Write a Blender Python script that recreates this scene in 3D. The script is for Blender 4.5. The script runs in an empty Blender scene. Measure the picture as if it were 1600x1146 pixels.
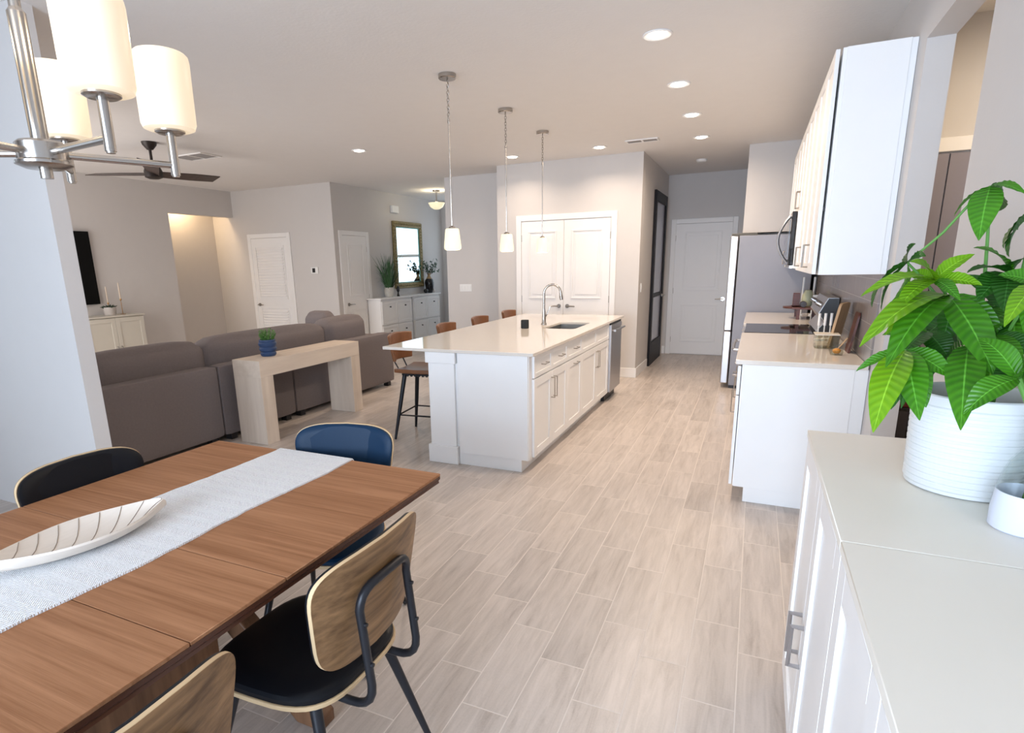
import bpy, bmesh, math, random
from mathutils import Vector, Matrix
random.seed(7)
S = bpy.context.scene
COL = S.collection
PI = math.pi
def rad(a): return math.radians(a)

# ------------------------------------------------------------------ camera
cam_d = bpy.data.cameras.new('camera'); cam = bpy.data.objects.new('camera', cam_d); COL.objects.link(cam); S.camera = cam
YAW, PITCH, ROLL, FOC, PCX, PCY = rad(25.07), rad(13.5975), rad(-1.2033), 894.0, 757.8, 631.0
_f = Vector((-math.sin(YAW)*math.cos(PITCH), math.cos(YAW)*math.cos(PITCH), -math.sin(PITCH)))
_r = Vector((math.cos(YAW), math.sin(YAW), 0)); _u = _r.cross(_f)
_R = math.cos(ROLL)*_r + math.sin(ROLL)*_u; _U = -math.sin(ROLL)*_r + math.cos(ROLL)*_u
cam.matrix_world = Matrix(((_R.x, _U.x, -_f.x, 0), (_R.y, _U.y, -_f.y, 0), (_R.z, _U.z, -_f.z, 1.52), (0, 0, 0, 1)))
cam_d.sensor_width = 36; cam_d.lens = FOC*36/1600
cam_d.shift_x = (800-PCX)/1600; cam_d.shift_y = (PCY-573)/1600
cam_d.clip_start = 0.05

# ------------------------------------------------------------------ world and colour
W = bpy.data.worlds.new('sky'); S.world = W; W.use_nodes = True
bg = W.node_tree.nodes['Background']; bg.inputs[0].default_value = (.70, .84, 1.0, 1); bg.inputs[1].default_value = 1.35
S.view_settings.view_transform = 'Standard'; S.view_settings.look = 'None'; S.view_settings.gamma = 1
S.view_settings.exposure = 0.74; S.view_settings.use_curve_mapping = False
S.cycles.transparent_max_bounces = 32

def light(name, kind, loc, energy, color, rot=(0, 0, 0), size=None, size_y=None, parent=None, spot=None, radius=None):
    d = bpy.data.lights.new(name, kind); d.energy = energy; d.color = color
    if kind == 'AREA':
        if size_y: d.shape = 'RECTANGLE'; d.size = size; d.size_y = size_y
        else: d.shape = 'DISK'; d.size = size
    if radius is not None: d.shadow_soft_size = radius
    if spot: d.spot_size = spot; d.spot_blend = .6
    o = bpy.data.objects.new(name, d); COL.objects.link(o); o.location = loc; o.rotation_euler = rot
    if parent: o.parent = parent
    return o
# daylight coming in through the glass doors behind the camera and the nook window
light('daylight_patio_door', 'AREA', (-1.15, -2.56, 1.25), 92, (.67, .81, 1.0), (rad(90), 0, 0), 2.5, 2.3).data.spread = rad(115)
light('daylight_nook_window', 'AREA', (-5.1, .1, 1.6), 2, (.70, .83, 1.0), (0, rad(-90), 0), 1.6, 2.4)
light('daylight_living_door', 'AREA', (-6.9, 1.93, 1.25), 56, (1.0, .94, .90), (rad(90), 0, 0), 2.4, 2.2)
light('daylight_front_window', 'AREA', (-5.35, 11.45, 1.78), 2.2, (.80, .95, 1.0), (rad(-90), 0, 0), 1.3, 1.8)
WARM = (1.0, .80, .62)

# ------------------------------------------------------------------ materials
def _n(nt, t, **k):
    n = nt.nodes.new(t)
    for a, b in k.items():
        if a.startswith('i_'):
            n.inputs[a[2:].replace('_', ' ')].default_value = b
        else: setattr(n, a, b)
    return n
MATS = {}
def mat(name, col, rough=.5, metal=0, noise=0, nscale=8, bump=0, bscale=200, spec=.5, trans=0, emit=0, ecol=None, coat=0, alpha=1, ior=1.45, stretch=None):
    if name in MATS: return MATS[name]
    m = bpy.data.materials.new(name); m.use_nodes = True; nt = m.node_tree; b = nt.nodes['Principled BSDF']
    b.inputs['Base Color'].default_value = (*col, 1); b.inputs['Roughness'].default_value = rough; b.inputs['Metallic'].default_value = metal
    b.inputs['Specular IOR Level'].default_value = spec; b.inputs['Transmission Weight'].default_value = trans; b.inputs['IOR'].default_value = ior
    b.inputs['Coat Weight'].default_value = coat; b.inputs['Alpha'].default_value = alpha
    if emit: b.inputs['Emission Color'].default_value = (*(ecol or col), 1); b.inputs['Emission Strength'].default_value = emit
    tc = _n(nt, 'ShaderNodeTexCoord')
    src = tc.outputs['Object']
    if stretch:
        mp = _n(nt, 'ShaderNodeMapping'); mp.inputs['Scale'].default_value = stretch; nt.links.new(src, mp.inputs[0]); src = mp.outputs[0]
    nz = _n(nt, 'ShaderNodeTexNoise', i_Scale=nscale, i_Detail=4.0); nt.links.new(src, nz.inputs['Vector'])
    mx = _n(nt, 'ShaderNodeMix', data_type='RGBA'); 
    k = max(noise, .015)
    mx.inputs[6].default_value = (*[max(0, c*(1-k)) for c in col], 1); mx.inputs[7].default_value = (*[min(1, c*(1+k)) for c in col], 1)
    nt.links.new(nz.outputs[0], mx.inputs[0]); nt.links.new(mx.outputs[2], b.inputs['Base Color'])
    if bump:
        bz = _n(nt, 'ShaderNodeTexNoise', i_Scale=bscale, i_Detail=3.0); nt.links.new(src, bz.inputs['Vector'])
        bp = _n(nt, 'ShaderNodeBump', i_Strength=bump, i_Distance=.002); nt.links.new(bz.outputs[0], bp.inputs['Height']); nt.links.new(bp.outputs[0], b.inputs['Normal'])
    MATS[name] = m; return m

def wood(name, c1, c2, grain_axis='X', scale=1.0, rough=.4, cross=26.0, c3=None, spec=.4, dist=3.0):
    """long streaks along grain_axis in object space"""
    m = bpy.data.materials.new(name); m.use_nodes = True; nt = m.node_tree; b = nt.nodes['Principled BSDF']; L = nt.links.new
    tc = _n(nt, 'ShaderNodeTexCoord'); mp = _n(nt, 'ShaderNodeMapping')
    s = [cross*scale]*3; s['XYZ'.index(grain_axis)] = 1.6*scale
    mp.inputs['Scale'].default_value = s; L(tc.outputs['Object'], mp.inputs[0])
    n1 = _n(nt, 'ShaderNodeTexNoise', i_Scale=1.0, i_Detail=6.0, i_Roughness=.62, i_Distortion=.15); L(mp.outputs[0], n1.inputs['Vector'])
    n2 = _n(nt, 'ShaderNodeTexNoise', i_Scale=.22, i_Detail=2.0, i_Distortion=dist*.3); L(mp.outputs[0], n2.inputs['Vector'])
    n3 = _n(nt, 'ShaderNodeTexNoise', i_Scale=5.0, i_Detail=2.0); L(mp.outputs[0], n3.inputs['Vector'])
    a = _n(nt, 'ShaderNodeMath', operation='MULTIPLY_ADD'); a.inputs[1].default_value = .55; L(n1.outputs[0], a.inputs[0])
    a2 = _n(nt, 'ShaderNodeMath', operation='MULTIPLY'); a2.inputs[1].default_value = .45; L(n2.outputs[0], a2.inputs[0]); L(a2.outputs[0], a.inputs[2])
    r = _n(nt, 'ShaderNodeValToRGB'); r.color_ramp.elements[0].position = .36; r.color_ramp.elements[1].position = .64
    r.color_ramp.elements[0].color = (*c1, 1); r.color_ramp.elements[1].color = (*c2, 1)
    if c3: e = r.color_ramp.elements.new(.5); e.color = (*c3, 1)
    L(a.outputs[0], r.inputs[0]); L(r.outputs[0], b.inputs['Base Color'])
    b.inputs['Roughness'].default_value = rough; b.inputs['Specular IOR Level'].default_value = spec
    bp = _n(nt, 'ShaderNodeBump', i_Strength=.12, i_Distance=.002); L(n3.outputs[0], bp.inputs['Height']); L(bp.outputs[0], b.inputs['Normal'])
    MATS[name] = m; return m

def plank_floor():
    m = bpy.data.materials.new('plank_tile'); m.use_nodes = True; nt = m.node_tree; b = nt.nodes['Principled BSDF']; L = nt.links.new
    def M(op, a, bb=None, c=None):
        n = _n(nt, 'ShaderNodeMath', operation=op)
        for i, v in enumerate((a, bb, c)):
            if v is None: continue
            if isinstance(v, (int, float)): n.inputs[i].default_value = v
            else: L(v, n.inputs[i])
        return n.outputs[0]
    g = _n(nt, 'ShaderNodeNewGeometry'); sp = _n(nt, 'ShaderNodeSeparateXYZ'); L(g.outputs['Position'], sp.inputs[0])
    x, y = sp.outputs[0], sp.outputs[1]
    u = M('DIVIDE', M('SUBTRACT', x, .055), .1775); col = M('FLOOR', u); fu = M('SUBTRACT', u, col)
    v = M('DIVIDE', M('ADD', M('SUBTRACT', y, 2.207), M('MULTIPLY', col, .1687)), .506); row = M('FLOOR', v); fv = M('SUBTRACT', v, row)
    du = M('MULTIPLY', M('MINIMUM', fu, M('SUBTRACT', 1, fu)), .1775); dv = M('MULTIPLY', M('MINIMUM', fv, M('SUBTRACT', 1, fv)), .506)
    d = M('MINIMUM', du, dv)
    mask = _n(nt, 'ShaderNodeMapRange', interpolation_type='SMOOTHSTEP'); L(d, mask.inputs[0])
    for i, val in ((1, .0014), (2, .0030), (3, 1), (4, 0)): mask.inputs[i].default_value = val
    cid = _n(nt, 'ShaderNodeCombineXYZ'); L(col, cid.inputs[0]); L(row, cid.inputs[1])
    wn = _n(nt, 'ShaderNodeTexWhiteNoise', noise_dimensions='3D'); L(cid.outputs[0], wn.inputs[0])
    # grain: offset per tile
    off = _n(nt, 'ShaderNodeVectorMath', operation='MULTIPLY_ADD'); L(wn.outputs['Color'], off.inputs[0]); off.inputs[1].default_value = (30, 30, 30)
    mp = _n(nt, 'ShaderNodeMapping'); mp.inputs['Scale'].default_value = (34, 3.2, 1); L(g.outputs['Position'], mp.inputs[0]); L(mp.outputs[0], off.inputs[2])
    n1 = _n(nt, 'ShaderNodeTexNoise', i_Scale=1.0, i_Detail=7.0, i_Roughness=.66, i_Distortion=.7); L(off.outputs[0], n1.inputs['Vector'])
    n2 = _n(nt, 'ShaderNodeTexNoise', i_Scale=.3, i_Detail=3.0, i_Distortion=.6); L(off.outputs[0], n2.inputs['Vector'])
    n3 = _n(nt, 'ShaderNodeTexNoise', i_Scale=120.0, i_Detail=2.0); L(g.outputs['Position'], n3.inputs['Vector'])
    k = M('ADD', M('MULTIPLY', n1.outputs[0], .55), M('ADD', M('MULTIPLY', n2.outputs[0], .35), M('MULTIPLY', n3.outputs[0], .10)))
    r = _n(nt, 'ShaderNodeValToRGB'); L(k, r.inputs[0]); e = r.color_ramp.elements
    e[0].position = .34; e[0].color = (.41, .350, .310, 1); e[1].position = .60; e[1].color = (.63, .558, .508, 1)
    q = e.new(.46); q.color = (.53, .467, .422, 1)
    tint = _n(nt, 'ShaderNodeMapRange'); L(wn.outputs['Value'], tint.inputs[0]); tint.inputs[3].default_value = .93; tint.inputs[4].default_value = 1.07
    vm = _n(nt, 'ShaderNodeVectorMath', operation='SCALE'); L(r.outputs[0], vm.inputs[0]); L(tint.outputs[0], vm.inputs['Scale'])
    mx = _n(nt, 'ShaderNodeMix', data_type='RGBA'); L(mask.outputs[0], mx.inputs[0]); L(vm.outputs[0], mx.inputs[6]); mx.inputs[7].default_value = (.74, .67, .61, 1)
    L(mx.outputs[2], b.inputs['Base Color'])
    rr = M('ADD', .34, M('MULTIPLY', mask.outputs[0], .4)); L(rr, b.inputs['Roughness'])
    bp = _n(nt, 'ShaderNodeBump', i_Strength=.35, i_Distance=.002); L(M('SUBTRACT', M('MULTIPLY', n1.outputs[0], .3), mask.outputs[0]), bp.inputs['Height']); L(bp.outputs[0], b.inputs['Normal'])
    b.inputs['Specular IOR Level'].default_value = .45
    return m

def weave():
    m = bpy.data.materials.new('woven_cotton'); m.use_nodes = True; nt = m.node_tree; b = nt.nodes['Principled BSDF']; L = nt.links.new
    tc = _n(nt, 'ShaderNodeTexCoord'); sp = _n(nt, 'ShaderNodeSeparateXYZ'); L(tc.outputs['Object'], sp.inputs[0])
    def M(op, a, bb=None):
        n = _n(nt, 'ShaderNodeMath', operation=op)
        for i, v in enumerate((a, bb)):
            if v is None: continue
            if isinstance(v, (int, float)): n.inputs[i].default_value = v
            else: L(v, n.inputs[i])
        return n.outputs[0]
    zz = M('PINGPONG', M('MULTIPLY', sp.outputs[1], 1.0), .028)           # zigzag bands along the runner
    s = M('SINE', M('MULTIPLY', M('ADD', sp.outputs[0], M('MULTIPLY', zz, 1.0)), 900.0))
    t = M('SINE', M('MULTIPLY', sp.outputs[1], 1500.0))
    n1 = _n(nt, 'ShaderNodeTexNoise', i_Scale=150.0, i_Detail=2.0); L(tc.outputs['Object'], n1.inputs['Vector'])
    h = M('ADD', M('ADD', s, M('MULTIPLY', t, .5)), M('MULTIPLY', n1.outputs[0], 4.5))
    r = _n(nt, 'ShaderNodeMapRange'); L(h, r.inputs[0]); r.inputs[1].default_value = -.2; r.inputs[2].default_value = 3.6
    mx = _n(nt, 'ShaderNodeMix', data_type='RGBA'); L(r.outputs[0], mx.inputs[0]); mx.inputs[6].default_value = (.66, .68, .71, 1); mx.inputs[7].default_value = (.93, .93, .94, 1)
    L(mx.outputs[2], b.inputs['Base Color']); b.inputs['Roughness'].default_value = .9
    bp = _n(nt, 'ShaderNodeBump', i_Strength=.5, i_Distance=.003); L(h, bp.inputs['Height']); L(bp.outputs[0], b.inputs['Normal'])
    return m

def tile_splash():
    m = bpy.data.materials.new('backsplash_tile'); m.use_nodes = True; nt = m.node_tree; b = nt.nodes['Principled BSDF']; L = nt.links.new
    g = _n(nt, 'ShaderNodeNewGeometry'); mp = _n(nt, 'ShaderNodeMapping'); mp.inputs['Rotation'].default_value = (rad(90), 0, rad(90)); 
    sp = _n(nt, 'ShaderNodeSeparateXYZ'); cb = _n(nt, 'ShaderNodeCombineXYZ'); L(g.outputs['Position'], sp.inputs[0]); L(sp.outputs[1], cb.inputs[0]); L(sp.outputs[2], cb.inputs[1])
    br = _n(nt, 'ShaderNodeTexBrick', i_Scale=1.0); L(cb.outputs[0], br.inputs['Vector'])
    br.inputs['Color1'].default_value = (.34, .29, .27, 1); br.inputs['Color2'].default_value = (.30, .26, .245, 1); br.inputs['Mortar'].default_value = (.50, .45, .42, 1)
    br.inputs['Mortar Size'].default_value = .002; br.inputs['Brick Width'].default_value = .405; br.inputs['Row Height'].default_value = .127
    n = _n(nt, 'ShaderNodeTexNoise', i_Scale=1.0, i_Detail=3.0); m2 = _n(nt, 'ShaderNodeMapping'); m2.inputs['Scale'].default_value = (50, 3, 1); L(cb.outputs[0], m2.inputs[0]); L(m2.outputs[0], n.inputs['Vector'])
    mx = _n(nt, 'ShaderNodeMix', data_type='RGBA', blend_type='MULTIPLY'); mx.inputs[0].default_value = .25; L(br.outputs[0], mx.inputs[6]); L(n.outputs[0], mx.inputs[7])
    L(mx.outputs[2], b.inputs['Base Color']); b.inputs['Roughness'].default_value = .22
    return m

def leafmat(name, c1, c2):
    m = bpy.data.materials.new(name); m.use_nodes = True; nt = m.node_tree; b = nt.nodes['Principled BSDF']; L = nt.links.new
    uv = _n(nt, 'ShaderNodeUVMap'); sp = _n(nt, 'ShaderNodeSeparateXYZ'); L(uv.outputs[0], sp.inputs[0])
    def M(op, a, bb=None):
        n = _n(nt, 'ShaderNodeMath', operation=op)
        for i, v in enumerate((a, bb)):
            if v is None: continue
            if isinstance(v, (int, float)): n.inputs[i].default_value = v
            else: L(v, n.inputs[i])
        return n.outputs[0]
    across = M('ABSOLUTE', M('SUBTRACT', sp.outputs[0], .5))
    vein = M('SINE', M('MULTIPLY', M('SUBTRACT', sp.outputs[1], M('MULTIPLY', across, .22)), 82.0))
    mid = M('GREATER_THAN', .022, across)
    n1 = _n(nt, 'ShaderNodeTexNoise', i_Scale=18.0, i_Detail=3.0); tc = _n(nt, 'ShaderNodeTexCoord'); L(tc.outputs['Object'], n1.inputs['Vector'])
    r = _n(nt, 'ShaderNodeMapRange'); L(M('ADD', vein, M('MULTIPLY', n1.outputs[0], 6.0)), r.inputs[0]); r.inputs[1].default_value = -.6; r.inputs[2].default_value = 5.8
    mx = _n(nt, 'ShaderNodeMix', data_type='RGBA'); L(r.outputs[0], mx.inputs[0]); mx.inputs[6].default_value = (*c1, 1); mx.inputs[7].default_value = (*c2, 1)
    m2 = _n(nt, 'ShaderNodeMix', data_type='RGBA'); L(mid, m2.inputs[0]); L(mx.outputs[2], m2.inputs[6]); m2.inputs[7].default_value = (*[min(1, c*1.35+.03) for c in c2], 1)
    L(m2.outputs[2], b.inputs['Base Color']); b.inputs['Roughness'].default_value = .38
    b.inputs['Transmission Weight'].default_value = 0
    tr = _n(nt, 'ShaderNodeBsdfTranslucent'); L(m2.outputs[2], tr.inputs[0]); ms = _n(nt, 'ShaderNodeMixShader'); ms.inputs[0].default_value = .30
    bp = _n(nt, 'ShaderNodeBump', i_Strength=.35, i_Distance=.002); L(vein, bp.inputs['Height']); L(bp.outputs[0], b.inputs['Normal'])
    out = nt.nodes['Material Output']; L(b.outputs[0], ms.inputs[1]); L(tr.outputs[0], ms.inputs[2]); L(ms.outputs[0], out.inputs[0])
    MATS[name] = m; return m

WALL = mat('greige_paint', (.62, .595, .58), .85, noise=.015, bump=.15, bscale=90)
CEIL = mat('ceiling_paint', (.78, .755, .735), .95, noise=.02, bump=.6, bscale=45)
TRIM = mat('white_trim_paint', (.84, .83, .825), .45)
CAB = mat('white_cabinet_paint', (.88, .875, .87), .38)
CABD = mat('cream_cabinet_paint', (.62, .59, .52), .45)
QUARTZ = mat('pale_quartz', (.76, .70, .63), .07, noise=.03, nscale=40, spec=.6)
QUARTZ_E = QUARTZ
FLOOR = plank_floor()
STEEL = mat('stainless_steel', (.50, .50, .52), .36, 1, stretch=(2, 2, 200), noise=.06, nscale=3)
FRSIDE = mat('grey_appliance_side', (.27, .27, .30), .5, .3, bump=.1, bscale=300)
NICKEL = mat('brushed_nickel', (.46, .43, .40), .24, 1)
BRONZE = mat('dark_nickel', (.40, .38, .36), .3, 1)
CHROME = mat('polished_nickel', (.8, .79, .78), .12, 1)
BLACK = mat('black_plastic', (.012, .012, .014), .4)
GLOSSB = mat('black_glass', (.01, .01, .012), .05)
BMETAL = mat('black_powder_coat', (.018, .019, .024), .38, .3)
VINYL = mat('black_vinyl', (.006, .007, .010), .40, spec=.25, bump=.15, bscale=400)
NAVYV = mat('blue_black_vinyl', (.004, .024, .060), .45, spec=.22, bump=.15, bscale=400)
SOFA = mat('charcoal_grey_fabric', (.185, .160, .160), .95, noise=.12, nscale=60, bump=.5, bscale=600)
TABLEW = wood('walnut_table_top', (.27, .118, .053), (.43, .212, .108), 'X', 1.6, .55, 60, (.35, .165, .080), spec=.15)
TABLED = wood('dark_walnut_edge', (.065, .022, .012), (.16, .062, .032), 'Y', 1.0, .4, 26)
TABLEL = wood('walnut_trestle', (.10, .045, .022), (.26, .13, .065), 'Z', 1.0, .45, 20)
PLY = wood('walnut_veneer', (.10, .048, .018), (.33, .185, .085), 'X', 1.0, .42, 62, (.22, .12, .052), dist=5)
PLYE = mat('plywood_edge', (.66, .48, .28), .5, noise=.1)
OAK = wood('whitewashed_oak', (.60, .49, .39), (.72, .61, .50), 'Y', 1.0, .6, 18, (.66, .55, .45))
OAKV = wood('whitewashed_oak_upright', (.60, .49, .39), (.72, .61, .50), 'Z', 1.0, .6, 18, (.66, .55, .45))
TAN = mat('tan_leather', (.20, .082, .036), .34, noise=.25, nscale=14, bump=.25, bscale=250)
GLASS = mat('clear_glass', (1, 1, 1), .02, trans=1, ior=1.45)
def thin_glass(name, tint, fac=.10):
    m = bpy.data.materials.new(name); m.use_nodes = True; nt = m.node_tree; nt.nodes.remove(nt.nodes['Principled BSDF']); L = nt.links.new
    tr = _n(nt, 'ShaderNodeBsdfTransparent'); tr.inputs[0].default_value = (*tint, 1); gl = _n(nt, 'ShaderNodeBsdfGlossy'); gl.inputs['Roughness'].default_value = .02
    lw = _n(nt, 'ShaderNodeLayerWeight', i_Blend=.5); pw = _n(nt, 'ShaderNodeMath', operation='POWER'); pw.inputs[1].default_value = 4.0; ad = _n(nt, 'ShaderNodeMath', operation='MULTIPLY_ADD'); ad.inputs[1].default_value = .45; ad.inputs[2].default_value = fac*.3; L(lw.outputs['Facing'], pw.inputs[0]); L(pw.outputs[0], ad.inputs[0]); ms = _n(nt, 'ShaderNodeMixShader'); L(ad.outputs[0], ms.inputs[0]); L(tr.outputs[0], ms.inputs[1]); L(gl.outputs[0], ms.inputs[2]); L(ms.outputs[0], nt.nodes['Material Output'].inputs[0])
    MATS[name] = m; return m
MIRROR = mat('mirror_silver', (.82, .92, .93), .01, 1)
OPAL = mat('opal_glass', (.62, .55, .46), .3, emit=.36, ecol=(1.0, .78, .50))
PEND = mat('opal_glass_pendant', (.75, .70, .52), .3, emit=.42, ecol=(1.0, .90, .58))
LENS = mat('lamp_lens', (1, .95, .88), .4, emit=9, ecol=(1.0, .93, .82))
WHITE = mat('white_plastic', (.82, .82, .81), .4)
CERAM = mat('white_ceramic', (.74, .76, .77), .5)
BLUEC = mat('navy_ceramic', (.025, .055, .135), .45, noise=.15)
PLANTG = mat('small_plant_green', (.10, .24, .05), .6, noise=.4, nscale=30)
GRASSG = mat('grass_blade_green', (.055, .135, .055), .6, noise=.4, nscale=20)
REDW = wood('dark_red_wood', (.06, .016, .012), (.15, .045, .03), 'X', 1, .35)
BOARD = wood('cutting_board_wood', (.46, .29, .15), (.60, .40, .23), 'Z', 1, .55, 30)
SPLASH = tile_splash(); WEAVE = weave()
STONE = mat('black_satin', (.01, .01, .013), .25)
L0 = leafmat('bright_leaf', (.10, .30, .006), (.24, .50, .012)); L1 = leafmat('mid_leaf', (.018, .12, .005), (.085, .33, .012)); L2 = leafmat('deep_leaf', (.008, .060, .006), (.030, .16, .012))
STEMG = mat('green_stem', (.10, .26, .05), .45)
SOIL = mat('dark_soil', (.03, .02, .015), .95, noise=.5, nscale=80, bump=1, bscale=90)

# ------------------------------------------------------------------ mesh helpers
OFF = {}
class MB:
    def __init__(s): s.v = []; s.f = []; s.uv = None; s.mi = []; s.cur = 0
    def add(s, vs, fs):
        o = len(s.v); s.v += [tuple(p) for p in vs]; s.f += [tuple(i+o for i in f) for f in fs]; s.mi += [s.cur]*len(fs); return s
    def box(s, x0, x1, y0, y1, z0, z1):
        return s.add([(x0, y0, z0), (x1, y0, z0), (x1, y1, z0), (x0, y1, z0), (x0, y0, z1), (x1, y0, z1), (x1, y1, z1), (x0, y1, z1)],
                     [(0, 3, 2, 1), (4, 5, 6, 7), (0, 1, 5, 4), (1, 2, 6, 5), (2, 3, 7, 6), (3, 0, 4, 7)])
    def tube(s, pts, r, n=10, caps=True):
        pts = [Vector(p) for p in pts]; N = len(pts); rs = r if isinstance(r, (list, tuple)) else [r]*N
        t0 = (pts[1]-pts[0]).normalized(); a = Vector((0, 0, 1)) if abs(t0.z) < .9 else Vector((1, 0, 0)); u = t0.cross(a).normalized(); vs = []
        for i, p in enumerate(pts):
            t = ((pts[min(i+1, N-1)]-p).normalized() + (p-pts[max(i-1, 0)]).normalized()).normalized() if 0 < i < N-1 else (t0 if i == 0 else (pts[-1]-pts[-2]).normalized())
            u = (u - t*u.dot(t)).normalized(); w = t.cross(u)
            vs += [p + (u*math.cos(2*PI*k/n) + w*math.sin(2*PI*k/n))*rs[i] for k in range(n)]
        fs = [(i*n+k, i*n+(k+1) % n, (i+1)*n+(k+1) % n, (i+1)*n+k) for i in range(N-1) for k in range(n)]
        if caps: fs += [tuple(range(n))[::-1], tuple((N-1)*n+k for k in range(n))]
        return s.add(vs, fs)
    def lathe(s, prof, c=(0, 0, 0), n=32, axis='Z', loop=False):
        vs = []
        for r, z in prof:
            for k in range(n):
                a = 2*PI*k/n; x, y = r*math.cos(a), r*math.sin(a)
                p = (x, y, z) if axis == 'Z' else ((z, x, y) if axis == 'X' else (y, z, x))
                vs.append((p[0]+c[0], p[1]+c[1], p[2]+c[2]))
        N = len(prof); fs = [(i*n+k, i*n+(k+1) % n, (i+1)*n+(k+1) % n, (i+1)*n+k) for i in range(N-1) for k in range(n)]
        if loop: fs += [((N-1)*n+k, (N-1)*n+(k+1) % n, (k+1) % n, k) for k in range(n)]
        else: fs += [tuple(range(n))[::-1], tuple((N-1)*n+k for k in range(n))]
        return s.add(vs, fs)
    def cyl(s, c, r, h, n=24, axis='Z'): return s.lathe([(r, 0), (r, h)], c, n, axis)
    def prism(s, poly, z0, z1, axis='Z'):
        n = len(poly)
        def P(a, b, z): return (a, b, z) if axis == 'Z' else ((z, a, b) if axis == 'X' else (a, z, b))
        vs = [P(a, b, z0) for a, b in poly] + [P(a, b, z1) for a, b in poly]
        return s.add(vs, [tuple(range(n))[::-1], tuple(range(n, 2*n))] + [(i, (i+1) % n, n+(i+1) % n, n+i) for i in range(n)])
    def ball(s, c, r, n=14, m=8, sq=(1, 1, 1)):
        vs = [(c[0], c[1], c[2]-r*sq[2])]
        for i in range(1, m):
            t = -PI/2 + PI*i/m
            vs += [(c[0]+r*sq[0]*math.cos(t)*math.cos(2*PI*k/n), c[1]+r*sq[1]*math.cos(t)*math.sin(2*PI*k/n), c[2]+r*sq[2]*math.sin(t)) for k in range(n)]
        vs.append((c[0], c[1], c[2]+r*sq[2])); T = len(vs)-1
        fs = [(0, 1+(k+1) % n, 1+k) for k in range(n)] + [(1+i*n+k, 1+i*n+(k+1) % n, 1+(i+1)*n+(k+1) % n, 1+(i+1)*n+k) for i in range(m-2) for k in range(n)]
        fs += [(T, 1+(m-2)*n+k, 1+(m-2)*n+(k+1) % n) for k in range(n)]
        return s.add(vs, fs)
    def sheet(s, fn, nu, nv, th):
        """thick curved sheet; fn(u,v)->(point, normal)"""
        A = []; B = []
        for j in range(nv+1):
            for i in range(nu+1):
                p, nn = fn(i/nu, j/nv); p = Vector(p); nn = Vector(nn).normalized(); A.append(p); B.append(p+nn*th)
        W_ = nu+1; n = len(A); fs = []
        for j in range(nv):
            for i in range(nu):
                a = j*W_+i; fs.append((a, a+W_, a+W_+1, a+1)); fs.append((n+a, n+a+1, n+a+W_+1, n+a+W_))
        edge = [i for i in range(nu)] + [j*W_+nu for j in range(nv)] + [nv*W_+i for i in range(nu, 0, -1)] + [j*W_ for j in range(nv, 0, -1)]
        E_ = len(edge); fs += [(edge[k], edge[(k+1) % E_], n+edge[(k+1) % E_], n+edge[k]) for k in range(E_)]
        return s.add(A+B, fs)
    def xf(s, M):
        s.v = [tuple(M @ Vector(p)) for p in s.v]; return s
    def build(s, name, m, parent=None, bevel=0, seg=2, smooth=True, label=None, center=True, sub=0):
        me = bpy.data.meshes.new(name)
        if parent is not None: off = OFF.get(parent.name, (0, 0, 0))
        elif center:
            xs = [p[0] for p in s.v]; ys = [p[1] for p in s.v]; zs = [p[2] for p in s.v]
            off = ((min(xs)+max(xs))/2, (min(ys)+max(ys))/2, min(zs))
        else: off = (0, 0, 0)
        me.from_pydata([(p[0]-off[0], p[1]-off[1], p[2]-off[2]) for p in s.v], [], s.f); 
        ms = m if isinstance(m, list) else [m]
        for x in ms: me.materials.append(x)
        if len(ms) > 1:
            for p, k in zip(me.polygons, s.mi): p.material_index = k
        b = bmesh.new(); b.from_mesh(me); bmesh.ops.recalc_face_normals(b, faces=b.faces); b.to_mesh(me); b.free()
        me.update()
        if smooth:
            me.polygons.foreach_set('use_smooth', [True]*len(me.polygons)); me.set_sharp_from_angle(angle=rad(35))
        o = bpy.data.objects.new(name, me); COL.objects.link(o); OFF[o.name] = off
        if parent is not None: o.parent = parent
        else: o.location = off
        if bevel:
            bv = o.modifiers.new('bevel', 'BEVEL'); bv.width = bevel; bv.segments = seg; bv.limit_method = 'ANGLE'; bv.angle_limit = rad(40); bv.harden_normals = False
        if sub: sb = o.modifiers.new('subd', 'SUBSURF'); sb.levels = sub; sb.render_levels = sub
        if label: o['label'] = label
        return o
def box(*a): return MB().box(*a)
def tag(o, label, cat, group=None):
    o['label'] = label; o['category'] = cat
    if group: o['group'] = group
    return o
def thing(name, label, cat, loc, group=None, world=True, rotz=0):
    o = bpy.data.objects.new(name, None); COL.objects.link(o); o.location = loc; o.rotation_euler = (0, 0, rotz); o.empty_display_size = .1
    OFF[o.name] = tuple(loc) if world else (0, 0, 0)
    return tag(o, label, cat, group)
def kids(o): return [c for c in COL.objects if c.parent == o]
def dup(o, loc=None, rotz=None, label=None, parent=None):
    c = o.copy(); COL.objects.link(c); OFF[c.name] = OFF.get(o.name, (0, 0, 0))
    if parent: c.parent = parent
    if loc is not None: c.location = loc
    if rotz is not None: c.rotation_euler = (0, 0, rotz)
    if label: c['label'] = label
    for k in kids(o): dup(k, parent=c)
    return c
def struct(name, mb, m, parent=None, bevel=0, label=None):
    o = mb.build(name, m, parent, bevel=bevel)
    if parent is None:
        o['kind'] = 'structure'; tag(o, label or name.replace('_', ' '), name.split('_')[0])
    return o

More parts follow.
